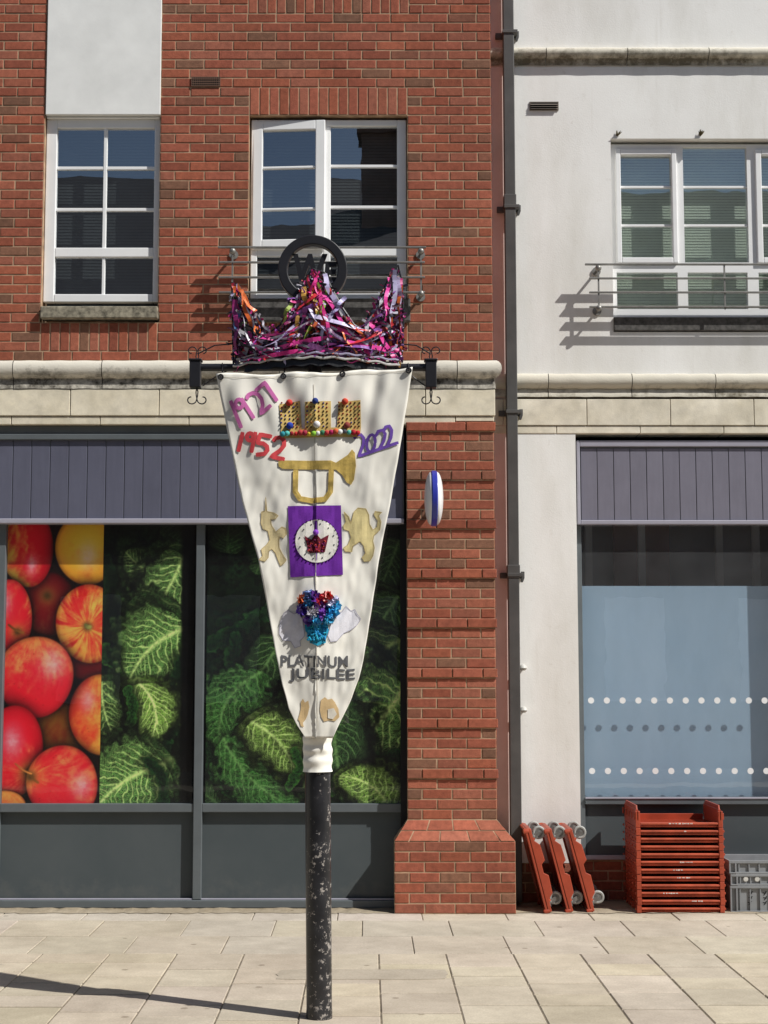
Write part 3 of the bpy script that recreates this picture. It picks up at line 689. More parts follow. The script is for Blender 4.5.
leaf(cv, (122, 608), (132, 572), 24, GD, VD, .9, 5, .1)
leaf(cv, (170, 582), (124, 552), 40, GM*.8, VE*.8, .9, 7, -.1)
leaf(cv, (182, 556), (128, 628), 50, GM, VE, 1.0, 8, -.15, 0)
frill(cv, [(104, 654), (118, 662), (130, 676), (150, 690), (172, 694)], 12, GM*.85, GB, .95)
leaf(cv, (188, 628), (130, 680), 74, GM*1.05, VE*1.02, 1.1, 8, .12, 0)
frill(cv, [(182, 660), (176, 684), (182, 712), (168, 736), (150, 748)], 9, GD, GM, .9)
frill(cv, [(106, 728), (122, 742), (142, 752), (168, 746)], 10, GD, GM, 1.0)
leaf(cv, (102, 682), (116, 738), 34, GM, VE, .95, 6, .1)
leaf(cv, (140, 684), (150, 744), 42, LI*.9, VE*1.08, 1.1, 7, -.25)
frill(cv, [(128, 690), (134, 704), (132, 724)], 6, GM, GB, .9)
frill(cv, [(100, 758), (110, 752), (128, 756)], 8, GM, GB, .8)
leaf(cv, (166, 764), (96, 812), 70, GM*1.1, VE, 1.12, 9, .1)
frill(cv, [(150, 762), (164, 776), (166, 800)], 7, GD, GM, .9)
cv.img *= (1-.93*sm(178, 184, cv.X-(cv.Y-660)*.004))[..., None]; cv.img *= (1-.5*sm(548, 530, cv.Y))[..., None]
po = build_poster('vegetable_poster', cv, YS+.03, 1.15)
tag(po, 'narrow window poster of green savoy cabbages right beside the apple poster', 'poster')
cv = Canvas(206.5, 401.5, 524, 804, 80); q = crinkle(cv, 8)
cv.img[:] = np.asarray(rgb(26, 50, 26))*(.25+1.0*q)[..., None]*(.45+.9*cv.n(50, 3))[..., None]
scatter(cv, 22)
frill(cv, [(206, 584), (228, 600), (250, 590), (262, 604)], 12, GD, GM*.7, .55)
frill(cv, [(206, 646), (226, 638), (248, 626), (270, 610)], 11, GD, GM, .95)
frill(cv, [(236, 640), (232, 662), (236, 690)], 9, GD, GM, .9)
leaf(cv, (282, 640), (250, 690), 44, GD, VD, .8, 6)
leaf(cv, (400, 540), (376, 600), 40, GD, VD*.8, .7, 6); leaf(cv, (398, 596), (366, 646), 46, GM*.7, VD, .85, 6)
leaf(cv, (402, 640), (362, 700), 64, GM*.8, VE*.8, .9, 8, .2)
leaf(cv, (372, 648), (352, 706), 36, GD, VD, .85, 6)
frill(cv, [(334, 690), (344, 720), (334, 752)], 11, GM*.8, GB, .8)
leaf(cv, (404, 686), (332, 752), 84, GM*1.1, VE*1.05, 1.1, 8, -.1)
frill(cv, [(340, 752), (362, 762), (398, 758)], 10, GD, GM, .9)
leaf(cv, (330, 700), (342, 800), 60, GD, VD, .9, 8)
frill(cv, [(300, 786), (320, 796), (344, 780)], 9, GM*.8, GB, .8)
leaf(cv, (392, 812), (340, 776), 42, LI*.9, VE, 1.12, 7, .2)
frill(cv, [(214, 742), (216, 766), (232, 790), (262, 800)], 12, GD, GM, .85)
leaf(cv, (250, 716), (300, 782), 62, GM*.95, VE*1.0, 1.05, 8, -.12)
leaf0(cv, (262, 672), (222, 752), 58, GM*.9, VD, 1.0, 8, .3, 0, .7, .08, .9, 2.4); leaf0(cv, (224, 738), (300, 810), 52, GM*.9, VD, 1.05, 8, .2, 0, .7, .08, .9, 2.4); leaf(cv, (252, 722), (296, 772), 44, LI*.8, VE, 1.05, 7, -.15)
frill(cv, [(296, 752), (302, 768), (290, 786)], 6, GM, GB, .9)
frill(cv, [(298, 620), (310, 650), (300, 690)], 12, GD, GM, .6)
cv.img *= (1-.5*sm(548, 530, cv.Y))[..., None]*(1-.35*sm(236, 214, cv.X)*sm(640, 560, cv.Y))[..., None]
po = build_poster('vegetable_poster', cv, YS+.03, 1.1)
tag(po, 'wide window poster of savoy cabbage heads behind the hanging banner', 'poster')

# ================================================================== WHITE BUILDING
wb = thing('white_building', 'white rendered building set back beside the brick one, blue tinted shop window below', 'building', (3, .8, 0))
WX0 = X(505, 200, Y1)           # where white render starts (behind the pipe)
WW = (X(612, 230, Y1), X(612, 230, Y1)+1.66, Z(332, Y1), Z(138.5, Y1))
SW = (X(576, 480, Y1), X(805, 600, Y1))    # shop window jambs
zsh = Z(433.5, Y1); zwt = 8.6
wm = MB()
for a, b, c, d in rects_minus(WX0, XR, 4.13, zwt, [WW]): wm.box(a, b, Y1, Y1+.25, c, d)
wm.box(WX0, SW[0], Y1+.0, Y1+.25, Z(863, Y1), zsh); wm.box(SW[1], XR, Y1, Y1+.25, Z(863, Y1), zsh)
wm.build('wall', 'white', wb)
pk = MB(); pk.box(.93, WX0, Y1+.001, Y1+.24, .0, zwt); pk.build('corner_strip', 'pink', wb)
bs = MB()
for z0_ in range(0, 4):
    for a, b in ((WX0, SW[0]), (SW[1], XR)): course(bs, a, b, z0_*.075, z0_ % 2, Y1+.0, dark=.6)  # more dark bricks here, dolly shade put into the brick colour
    course(bs, SW[0], SW[1], z0_*.075, z0_ % 2, Y1+.12)
bs.build('brick_base', 'brick', wb)
q = MB(); q.box(WX0, SW[0], Y1+.004, Y1+.2, 0, Z(863, Y1)-.001); q.box(SW[1], XR, Y1+.004, Y1+.2, 0, Z(863, Y1)-.001); q.box(SW[0], SW[1], Y1+.124, Y1+.3, 0, .32); q.build('base_mortar', 'mortar', wb)
sh = MB(); sh.box(BX1-.02, XR, 3.0, 6, -.1, zwt+.1); sh.box(BX1-.02, XR, Y1+.26, 3, 3.4, 4.2); sh.box(BX1-.02, XR, Y1+.26, 3, zwt-.1, zwt+.1); sh.box(BX1-.02, WX0+.4, Y1+.26, 3, -.1, 3.4); sh.box(XR-.2, XR, Y1+.26, 3, -.1, zwt)
sh.build('building_core', 'dark', wb)
# mouldings
zc1, zc0 = Z(373, Y1-.03), Z(396.5, Y1-.03)
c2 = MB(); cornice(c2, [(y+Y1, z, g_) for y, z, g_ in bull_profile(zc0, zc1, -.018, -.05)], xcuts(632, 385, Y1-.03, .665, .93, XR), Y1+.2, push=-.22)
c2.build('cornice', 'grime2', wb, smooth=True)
zd1, zd0 = Z(47.5, Y1-.04), Z(64, Y1-.04)
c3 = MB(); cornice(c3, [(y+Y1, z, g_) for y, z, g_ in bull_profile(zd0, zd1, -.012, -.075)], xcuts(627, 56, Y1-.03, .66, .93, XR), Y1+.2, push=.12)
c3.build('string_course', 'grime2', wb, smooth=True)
b2 = MB(); za_, zb2, zc_ = Z(399.5, Y1), Z(426.0, Y1), Z(433.5, Y1)
for cuts, z0_, z1_, yy in ((xcuts(670, 410, Y1, .665, .93, XR), zb2+.004, za_, -.014), (xcuts(640, 430, Y1, .665, .93, XR), zc_, zb2-.001, -.006)):
    for a, b in zip(cuts, cuts[1:]):
        k_ = random.uniform(.93, 1.07); b2.box(a+.0025, b-.0025, Y1+yy, Y1+.2, z0_, z1_, tuple(c*k_ for c in (.82, .76, .63)))
b2.build('stone_band', 'stone', wb, bevel=.004)
q = MB(); q.box(.93, XR, Y1+.004, Y1+.19, zc_+.002, 4.14); q.build('band_joint', 'joint', wb)
# upper window of the white building
YW = Y1+.07
f = MB(); px = lambda p, y=215: X(p, y, YW)
x0, x1 = WW[0]+.012, WW[1]-.01; zb, zt = Z(318, YW), WW[3]-.025
P_ = [(px(621), px(672), True), (px(684), px(748), False), (px(762), x1-.075, True)]
zr0, zr1 = Z(272.5, YW), Z(262.5, YW)
def solid_minus(mb, x0, x1, z0, z1, holes, y0, y1):
    for a, b, c, d in rects_minus(x0, x1, z0, z1, holes): mb.box(a, b, y0, y1, c, d)
lows = [(px(617, 290), px(678, 290)), (px(688, 290), px(748, 290)), (px(759, 290), x1-.055)]
hol = [(a, b, zr1-.0, Z(147, YW)) for a, b, _ in P_]+[(a, b, Z(309, YW), zr0) for a, b in lows]
hol[0] = (px(617), px(676), zr1, Z(151, YW)); hol[2] = (px(757), x1-.05, zr1, Z(151, YW))
solid_minus(f, x0, x1, zb, zt, hol, YW, YW+.07)
win3 = f.build('window', 'pvc', wb, bevel=.006)
for i in (0, 2):
    a, b, _ = P_[i]; s_ = MB(); A, B_ = hol[i][0]-.008, hol[i][1]+.008
    solid_minus(s_, A, B_, zr1-.01, Z(150, YW), [(a, b, Z(258, YW), Z(155.5, YW))], YW-.022, YW+.035)
    sub(s_.build('casement', 'pvc', bevel=.006), win3)
for a, b, _ in P_:
    for py in (186.5, 225): gb = MB(); gb.box(a, b, YW+.0145, YW+.045, Z(py, YW)-.010, Z(py, YW)+.010); sub(gb.build('glazing_bar', 'pvc', bevel=.003), win3)
for (a, b, _), h in zip(P_, hol): pane(h[0], h[1], h[2], h[3], YW+.028, win3)
for a, b in lows: pane(a, b, Z(309, YW), zr0, YW+.028, win3)
blind(WW[0]-.1, WW[1]+.1, zb-.1, zt+.1, YW+.15, 'blind_light', win3, .0235); room(WW[0]-.15, WW[1]+.15, WW[2]-.1, WW[3]+.1, YW+.2, 2.4, wb)
sl = MB(); sl.box(WW[0]+.0, WW[1]+.0, Y1-.02, YW+.06, Z(330.5, Y1-.02), zb-.012); sub(sl.build('sill', 'sillg', bevel=.006), win3)
q = MB(); q.box(WW[0], WW[1], YW-.01, YW+.06, zb-.0125, zb-.001); sub(q.build('sill_trim', 'pvc', bevel=.003), win3)
# shop window of the white building
YG = Y1+.125
a0, a1 = SW
t = MB(); x = X(581, 480, Y1+.03); n0 = x
while x < a1-.03:
    c = random.uniform(.95, 1.05); t.box(x+.0025, min(x+.131, a1-.03)-.0025, Y1+.045, Y1+.09, Z(520, Y1+.03), Z(448, Y1+.03), (.20*c, .192*c, .24*c)); x += .131
t.build('fascia_board', 'fascia', wb, bevel=.003)
t = MB(); t.box(a0+.012, a1-.012, Y1+.05, Y1+.1, Z(522, Y1+.03), Z(441, Y1+.03)); t.build('fascia_backing', 'frame', wb)
t = MB(); zz0, zz1 = Z(524.5, Y1+.03), Z(440.5, Y1+.03)
t.box(a0+.012, a0+.037, Y1+.025, Y1+.1, zz0, zz1); t.box(a1-.037, a1-.012, Y1+.025, Y1+.1, zz0, zz1)
t.box(a0+.037, a1-.037, Y1+.026, Y1+.1, zz0, zz0+.035); t.box(a0+.037, a1-.037, Y1+.026, Y1+.1, zz1-.05, zz1)
t.build('fascia_trim', 'trim', wb, bevel=.006)
t = MB(); t.box(a0+.003, a0+.05, YG-.03, YG+.05, .3, zz0-.001); t.box(a1-.05, a1-.003, YG-.03, YG+.05, .3, zz0-.001)
zt1, zt0 = Z(797, YG), Z(804, YG); t.box(a0+.05, a1-.05, YG-.045, YG+.05, zt0, zt1); t.build('shop_window_frame', 'frame', wb, bevel=.004)
t = MB(); t.box(a0+.05, a1-.05, YG-.052, YG-.046, zt1-.012, zt1+.002); t.build('sill_bead', 'trim', wb, bevel=.003)
t = MB(); t.box(a0+.05, a1-.05, YG+.0, YG+.05, Z(857, YG), zt0-.001); t.build('stall_riser', 'panel', wb)
t = MB(); t.box(a0+.05, a1-.05, YG-.03, YG-.001, Z(859, YG), Z(855, YG)); t.build('glazing_bead', 'trim', wb)
gp = MB(); gp.add([(a0+.05, YG, zt1), (a1-.05, YG, zt1), (a1-.05, YG, zz0+.03), (a0+.05, YG, zz0+.03)], [(0, 1, 2, 3)]); sp_ = gp.build('shop_pane', 'glass_blue', wb)
for py, pm_ in ((700.5, 591), (771, 592)):
    zc, xc = at(pm_, py, YG)[1], X(pm_, py, YG)
    while xc < a1-.08:
        dz = MB(); dz.prism([(xc+.0245*math.cos(i*PI/10), zc+.0245*math.sin(i*PI/10)) for i in range(20)], 'y', YG-.0035, YG-.001); xc += .1245; sub(dz.build('vinyl_dot', 'dot'), sp_)
t = MB(); t.box(a0-.2, a1+.2, YG+.097, YG+.12, Z(812, YG), Z(586, YG+.1)); t.build('window_backing', 'board', wb)
t = MB(); t.box(a0-.2, a1+.2, YG+2.0, YG+2.05, 0, 3.39); t.build('shop_back_wall', mat('dim_shop_wall', (.42, .50, .60), .8, var=.2, scale=1.5, bump=0), wb)
t = MB(); t.box(a0-.2, a1+.2, YG+.12, YG+2.0, 3.32, 3.38); t.build('shop_ceiling', mat('shop_ceiling_tile', (.7, .72, .75), .8, bump=0), wb)
for u_ in (.16, .42, .80, .98): t = MB(); xx_ = a0+(a1-a0)*u_; t.box(xx_-.03, xx_+.03, YG+1.2, YG+1.26, 0, 3.3); t.build('shelf_upright', 'pvc', wb)
t = MB(); t.box(a0+.55, a0+1.05, YG+1.5, YG+1.55, 2.3, 3.1); t.build('interior_sign', mat('dark_red_board', (.16, .03, .03), .6, bump=0), wb)
t = MB(); t.box(a0+.02, a1-.02, YG+1.4, YG+1.46, 2.35, 2.46); t.build('shelf_rail', 'pvc', wb)
# weeds in the wall above the window
for pxx in (617, 700):
    t = thing('wall_weed', 'small dry weed rooted in the wall above the upper window\'s left corner' if pxx == 617 else 'small dry weed rooted in the wall above the window, near the middle pane', 'weed', (X(pxx, 134, Y1), Y1, Z(136, Y1)), 'weeds above the white building window')
    mbw = MB()
    for i in range(14):
        a = random.uniform(-.5, 1.2); L_ = random.uniform(.02, .055); p = Vector((t.location.x, Y1+.005, t.location.z)); q_ = p+Vector((math.sin(a)*L_, -random.uniform(.005, .04), math.cos(a)*L_))
        mbw.tube([p, (p+q_)/2+Vector((0, -.01, 0)), q_], [.004, .006, .001], 5)
    mbw.build('stem', 'weed', t)

# ================================================================== FIXTURES
def vent(px0, px1, py0, py1, Y, label, mt, lat):
    a, b = X(px0, (py0+py1)/2, Y), X(px1, (py0+py1)/2, Y); c, d = Z(py1, Y), Z(py0, Y)
    t = thing('air_vent', label, 'vent', ((a+b)/2, Y, c))
    m_ = MB(); bars(m_, a, b, c, d, .007, Y-.008, Y+.0); m_.build('vent_frame', mt, t)
    m_ = MB(); m_.box(a+.007, b-.007, Y-.0045, Y-.0035, c+.007, d-.007); m_.build('vent_back', 'dark', t)
    m_ = MB()
    if lat:
        for i in range(1, 4): z = c+(d-c)*i/4; m_.box(a+.007, b-.007, Y-.010, Y-.0055, z-.003, z+.003)
        for i in range(1, 14): x = a+(b-a)*i/14; m_.box(x-.002, x+.002, Y-.009, Y-.0056, c+.007, d-.007)
    else:
        for i in range(1, 4): z = c+(d-c)*i/4; m_.add([(a+.007, Y-.006, z), (b-.007, Y-.006, z), (b-.007, Y-.022, z-.012), (a+.007, Y-.022, z-.012)], [(0, 1, 2, 3)])
    m_.build('louvre', mt, t)
vent(191.5, 220.5, 77, 86.5, -.002, 'terracotta air brick grille set in the red brickwork', mat('old_terracotta', (.14, .08, .055), .9), True)
vent(529.5, 558.5, 102, 110.5, Y1-.001, 'small brown louvred vent on the white rendered wall', mat('brown_vent', (.16, .13, .11), .7), False)

# drain pipe
pt = thing('drainpipe', 'dark grey rectangular drainpipe running down beside the white wall', 'drainpipe', (1.07, Y1-.06, 0))
xa = X(506.5, 450, Y1-.08); xb = X(517.5, 450, Y1-.08); 
q = MB(); q.box(xa, xb, Y1-.125, Y1-.045, .02, zwt); q.build('pipe', 'pipe', pt, bevel=.006)
for py in (201, 571): q = MB(); q.box(xa-.006, xb+.006, Y1-.131, Y1-.042, Z(py+7, Y1-.1), Z(py-6, Y1-.1)); q.build('pipe_joint', 'pipe', pt, bevel=.005)
for py in (32.5, 207, 412, 575):
    q = MB(); z = Z(py, Y1-.1)
    q.box(xa-.055, xb+.045, Y1-.040, Y1-.002, z-.022, z+.022); q.box(xa-.006, xb+.03, Y1-.134, Y1-.04, z-.014, z+.014)
    q.prism([(xb+.02, z+.03), (xb+.048, z+.03), (xb+.048, z-.02), (xb+.035, z-.055), (xb+.02, z-.055)], 'y', Y1-.06, Y1-.041)
    q.build('pipe_bracket', 'pipe', pt, bevel=.003)
for py in (668, 710):
    q = MB(); z = Z(py, Y1); x = xb+.03; q.lathe([(.01, 0), (.022, .005), (.03, .02), (.022, .04), (.005, .05)], (x, Y1-.05, z-.02), 'z', 12); q.box(x-.012, x+.012, Y1-.055, Y1-.001, z-.008, z+.008)
    q.build('wall_fixing', 'wheelr', pt, smooth=True)

# guard rails
def guard(label, group, Y, xs0, xs1, zs, posts, offs):
    t = thing('guard_rail', label, 'guard rail', ((xs0+xs1)/2, Y, zs[-1]), group)
    for i, z in enumerate(zs):
        q = MB(); q.box(xs0+(0 if i == 0 else offs), xs1-(0 if i == 0 else offs), Y-.128, Y-.098, z-.006, z+.006); q.build('rail', 'metal', t, bevel=.002)
    for x in posts:
        q = MB(); q.box(x-.006, x+.006, Y-.119, Y-.107, zs[-1]-.02, zs[0]-.006); q.build('post', 'metal', t)
    for x in (posts[0], posts[-1]):
        for z in (zs[0]-.03, zs[-1]-.01):
            q = MB(); q.tube([(x, Y-.001, z+.0), (x, Y-.11, z+.0)], .011, 10); q.tube([(x, Y-.001, z), (x, Y-.012, z)], .035, 18); q.ball((x, Y-.112, z), .026, None, 14, 9)
            q.build('bracket', 'metal', t, smooth=True)
guard('short grey metal guard rail across the brick building window, behind the ribbon crown', 'window guard rails', 0, X(218, 247, -.11), X(426, 247, -.11), [Z(p, -.11) for p in (247.5, 262.5, 277.5, 292.5)], [X(232.5, 265, -.11), X(421, 265, -.11)], .01)
guard('grey metal guard rail across the white building window', 'window guard rails', Y1, X(585, 264, Y1-.11), WW[1]+.16, [Z(p, Y1-.11) for p in (264.5, 278.5, 292.5, 307)], [X(598.5, 285, Y1-.11), X(724.5, 285, Y1-.11), WW[1]+.1], .03)

# projecting round sign seen on edge
sx, sz = X(433.8, 498.5, -.3), Z(498.5, -.3); SY = -.30; R = .207
t = thing('projecting_sign', 'round white sign with blue rim, seen edge-on from the brick pier', 'sign', (sx, 0, sz))
q = MB(); q.lathe([(R*.97, -.022), (R, -.015), (R, .015), (R*.97, .022)], (sx, SY, sz), 'x', 48); q.build('rim', 'signb', t, smooth=True)
for s_ in (-1, 1):
    q = MB(); pr = [(R*.955*math.cos(a*PI/2/9), s_*(.0225+.047*math.sin(a*PI/2/9)**1.0)) for a in range(0, 9)]+[(.004, s_*.0695)]
    if s_ < 0: pr = pr[::-1]
    q.lathe(pr, (sx, SY, sz), 'x', 48); q.build('face', 'signw', t, smooth=True)
q = MB(); q.box(sx-.015, sx+.015, SY+R-.01, -.001, sz-.06, sz-.03); q.box(sx-.015, sx+.015, SY+R-.01, -.001, sz+.03, sz+.06); q.box(sx-.03, sx+.03, -.012, -.001, sz-.09, sz+.09); q.build('wall_bracket', 'iron', t, bevel=.003)

# ================================================================== STREET POLE
def pp(px, py, Y=YP): x, z = at(px, py, Y); return Vector((x, Y, z))
base = pp(319.3, 1018); base.z = 0
pl = thing('street_pole', 'chipped black street pole with crossbar, iron scrolls and a ring finial', 'pole', (base.x, YP, 0))
topp = pp(314.5, 300); rP = .0665
def pole_x(z): return base.x+(topp.x-base.x)*(z/topp.z)
q = MB(); n = 40; zz = [0.0, .03, .05]+[.05+i*.1 for i in range(1, 15)]; zcap = Z(773, YP-.06)
pts = [(pole_x(z), YP, z) for z in zz if z < zcap]+[(pole_x(zcap+.25), YP, zcap+.25)]
q.tube(pts, [rP*1.02, rP*1.02]+[rP]*(len(pts)-2), 40); q.build('lower_shaft', 'pole', pl, smooth=True)
q = MB(); q.tube([(pole_x(z), YP, z) for z in (zcap+.24, 2.2, 3.0, Z(300, YP))], .038, 24); q.build('upper_shaft', 'iron', pl, smooth=True)
zbar = Z(367.5, YP); xl, xrr = X(193, 370, YP), X(433, 370, YP)
q = MB(); q.tube([(xl+.02, YP, zbar), (xrr-.02, YP, zbar)], .021, 16); q.build('crossbar', 'iron', pl, smooth=True)
for pxx in (195.5, 430.8):
    x = X(pxx, 374, YP); q = MB(); q.box(x-.03, x+.03, YP-.03, YP+.03, Z(388, YP), Z(361, YP)); q.box(x-.036, x+.036, YP-.036, YP+.036, Z(361.5, YP), Z(359.5, YP)); q.build('end_bracket', 'iron', pl, bevel=.004)
def spiral(c, r, a0, turns, sgn, n=26):
    return [(c[0]+sgn*r*(1-.8*i/n)*math.cos(a0+turns*2*PI*i/n), YP, c[1]+r*(1-.8*i/n)*math.sin(a0+turns*2*PI*i/n)) for i in range(n+1)]
for sg, pxx in ((-1, 197), (1, 431)):
    cx_, cz_ = at(pxx, 388, YP); u = 1/184.0
    q = MB()
    for s2 in (-1, 1):    # hanging double scroll
        c = (cx_+s2*5.8*u, cz_-11.5*u); q.tube([(cx_, YP, cz_), (cx_+s2*1.5*u, YP, cz_-5*u)]+spiral(c, 5.4*u, PI*.75, 1.15, -s2) if False else [(cx_, YP, cz_+.004), (cx_-s2*1.0*u, YP, cz_-4*u), (cx_-s2*.6*u, YP, cz_-8*u)]+[(cx_+s2*(5.6*u-5.4*u*(1-.55*i/22)*math.cos(i/22*1.5*PI)), YP, cz_-11.5*u-5.4*u*(1-.55*i/22)*math.sin(i/22*1.5*PI)) for i in range(23)], .0034, 6)
    # scroll above, joined to the crown by a thin stay
    cz2 = Z(360, YP)
    for s2 in (-1, 1):
        q.tube([(cx_, YP, cz2), (cx_+s2*1.5*u, YP, cz2+3*u)]+[(cx_+s2*(5.6*u-5.0*u*(1-.55*i/22)*math.cos(i/22*1.5*PI)), YP, cz2+9*u+5.0*u*(1-.55*i/22)*math.sin(i/22*1.5*PI)) for i in range(23)], .0032, 6)
    e = pp(232 if sg < 0 else 402, 344); q.tube([(cx_, YP, cz2+6*u), ((cx_+e.x)/2, YP, (cz2+6*u+e.z)/2+.02), (e.x, YP, e.z)], .0035, 6)
    e = pp(228 if sg < 0 else 406, 366); q.tube([(cx_-sg*.03, YP, Z(386, YP)), (cx_-sg*.09, YP, Z(378, YP)), (e.x, YP, zbar-.015)], .0035, 6)
    q.build('iron_scroll', 'iron', pl, smooth=True)
# ring finial
rc = pp(312.8, 270); Ro = 34.6/185; Ri = 25.2/185
q = MB(); N = 64; vs = []
for i in range(N):
    a = 2*PI*i/N
    for (r_, yy) in ((Ro, -.03), (Ro, .03), (Ri, .03), (Ri, -.03)): vs.append((rc.x+r_*math.cos(a), YP+yy, rc.z+r_*math.sin(a)*1.0))
q.add(vs, [(i*4+j, ((i+1) % N)*4+j, ((i+1) % N)*4+(j+1) % 4, i*4+(j+1) % 4) for i in range(N) for j in range(4)])
ring = q.build('ring', 'iron', pl, bevel=.005)
def text_mesh(txt, size, off=0.0, ext=0.0, shear=0.0):
    c = bpy.data.curves.new('t', 'FONT'); c.body = txt; c.size = size; c.offset = off; c.extrude = ext; c.shear = shear; c.resolution_u = 3
    o = bpy.data.objects.new('t', c); COL.objects.link(o); bpy.context.view_layer.update()
    dg = bpy.context.evaluated_depsgraph_get(); me = bpy.data.meshes.new_from_object(o.evaluated_get(dg)); bpy.data.objects.remove(o); return me
lm = MB()
for ch, px0, pyb, sz_ in (('W', 292.5, 283, .165), ('E', 323.5, 281, .105)):
    me = text_mesh(ch, sz_*1.35, .007, .010, .08); p = pp(px0, pyb)
    lm.add([(p.x+v.co.x*(.74 if ch == 'W' else .9), YP-v.co.z, p.z+v.co.y) for v in me.vertices], [tuple(f.vertices) for f in me.polygons])
lm.box(rc.x-Ri-.002, rc.x+Ri+.002, YP-.004, YP+.004, rc.z+.035, rc.z+.042); lm.box(rc.x-Ri*.9, rc.x+Ri*.9, YP-.004, YP+.004, rc.z-.078, rc.z-.070)
sub(lm.build('letters', 'iron'), ring)

# ================================================================== BANNER
BLx = [(371, 216), (400, 221.6), (450, 231.5), (500, 242), (560, 258.5), (610, 268), (659, 277), (685, 282.5), (708, 288.5), (725, 297), (738, 305.5)]
BRx = [(371, 412.5), (400, 408), (450, 400), (500, 391), (560, 379), (620, 370), (659, 363.5), (679, 358.6), (700, 351), (720, 341.5), (738, 332.8)]
def ipl(t, y):
    if y <= t[0][0]: return t[0][1]
    for (a, b), (c, d) in zip(t, t[1:]):
        if y <= c: return b+(d-b)*(y-a)/(c-a)
    return t[-1][1]
def by(x, z):
    """fold depth of the cloth at that place"""
    top = min(1, max(0, (z-2.75)/.6)); N_ = noise.noise; d = 3.4-z; y = YB-.01
    y += .042*N_((x*6.5-d*2.2*(1 if x < -.27 else -.6), d*.9, 3.1))*(.35+.65*top)
    y += .016*N_((x*16+d*3.0, d*.9, 7.7))*(.2+.8*top)+.006*N_((x*8-d*5, d*2.0, 1.3))
    y += .0028*N_((x*22+d*12, d*5-x*5, 5.5))+.0045*N_((x*30+d*9, d*11-x*9, 2.2))*(1-top)**2
    y -= .012*math.exp(-abs(x+.27)/.010)*.35
    y -= .03*max(0, 1-abs(z-1.95)/.5)*math.exp(-((x+.27)/.12)**2)
    return y
bn = thing('banner', 'tapering cream canvas jubilee banner with appliqued emblems hanging from the pole crossbar', 'banner', (pole_x(2), YB, Z(738, YB)))
NB, MBn = 70, 150; vs = []
for j in range(MBn+1):
    py = 371+(738-371)*j/MBn; z = Z(py, YB); a, b = X(ipl(BLx, py), py, YB), X(ipl(BRx, py), py, YB)
    for i in range(NB+1):
        t_ = i/NB; x = a+(b-a)*t_; x += .004*noise.noise((z*7, t_*3, 2.0))*(1 if j > 2 else .3); zz_ = z+(.006*math.sin(t_*PI*6)-.0)*max(0, 1-j/8)+( (t_-.5)*.034)*max(0, 1-j/60)-.012*math.sin(t_*PI)*max(0, 1-j/30)
        vs.append((x, by(x, z), zz_))
q = MB(); q.add(vs, [(j*(NB+1)+i, j*(NB+1)+i+1, (j+1)*(NB+1)+i+1, (j+1)*(NB+1)+i) for j in range(MBn) for i in range(NB)])
cl = q.build('canvas', 'banner', bn, smooth=True); sdm = cl.modifiers.new('thickness', 'SOLIDIFY'); sdm.thickness = .002; sdm.offset = 1
q = MB(); n = 30; zs_ = [Z(736+36.5*k_/18, YB) for k_ in range(19)]
for i_, z in enumerate(zs_): pass
pts = [(pole_x(z)-.0, YP, z) for z in zs_]; q.tube(pts, [rP+.009+.003*math.sin(k_*1.1) for k_ in range(19)], 40, cap=False); q.v = [(v_[0]+.004*noise.noise((v_[0]*30, v_[1]*30, v_[2]*22)), v_[1]+.006*noise.noise((v_[0]*26, v_[1]*20, v_[2]*30+4)), v_[2]) for v_ in q.v]; q.build('sleeve', 'banner', bn, smooth=True)
def onb(px, py, off=.005):
    x, z = at(px, py, YB); return Vector((x, by(x, z)-off, z))
def patch(mb, poly, col=None, off=.004, step=3.0, thick=0.0, colf=None):
    """flat shape lying on the folded cloth, outline given on the cloth"""
    P = []
    for (a, b), (c, d) in zip(poly, poly[1:]+poly[:1]):
        k_ = max(1, int(math.hypot(c-a, d-b)/step)); P += [(a+(c-a)*i/k_, b+(d-b)*i/k_) for i in range(k_)]
    n_ = len(P); xs = [p[0] for p in P]; ys = [p[1] for p in P]; I = []
    def inside(x, y):
        r_ = False
        for i in range(n_):
            (x0, y0), (x1, y1) = P[i], P[i-1]
            if (y0 > y) != (y1 > y) and x < (x1-x0)*(y-y0)/(y1-y0)+x0: r_ = not r_
        return r_
    y = min(ys)+step*.5
    while y < max(ys):
        x = min(xs)+step*.5
        while x < max(xs):
            if inside(x, y) and min((x-a)**2+(y-b)**2 for a, b in P) > (step*.35)**2: I.append((x, y))
            x += step
        y += step
    allp = [Vector(p) for p in P+I]
    r_ = geometry.delaunay_2d_cdt(allp, [(i, (i+1) % n_) for i in range(n_)], [], 1, 1e-4)
    V = r_[0]; Fc = r_[2]; vv = [onb(p.x, p.y, off) for p in V]
    for f_ in Fc:
        c = col
        if colf: cx_ = sum(V[i].x for i in f_)/len(f_); cy_ = sum(V[i].y for i in f_)/len(f_); c = colf(cx_, cy_)
        mb.add([vv[i] for i in f_], [tuple(range(len(f_)))], c)
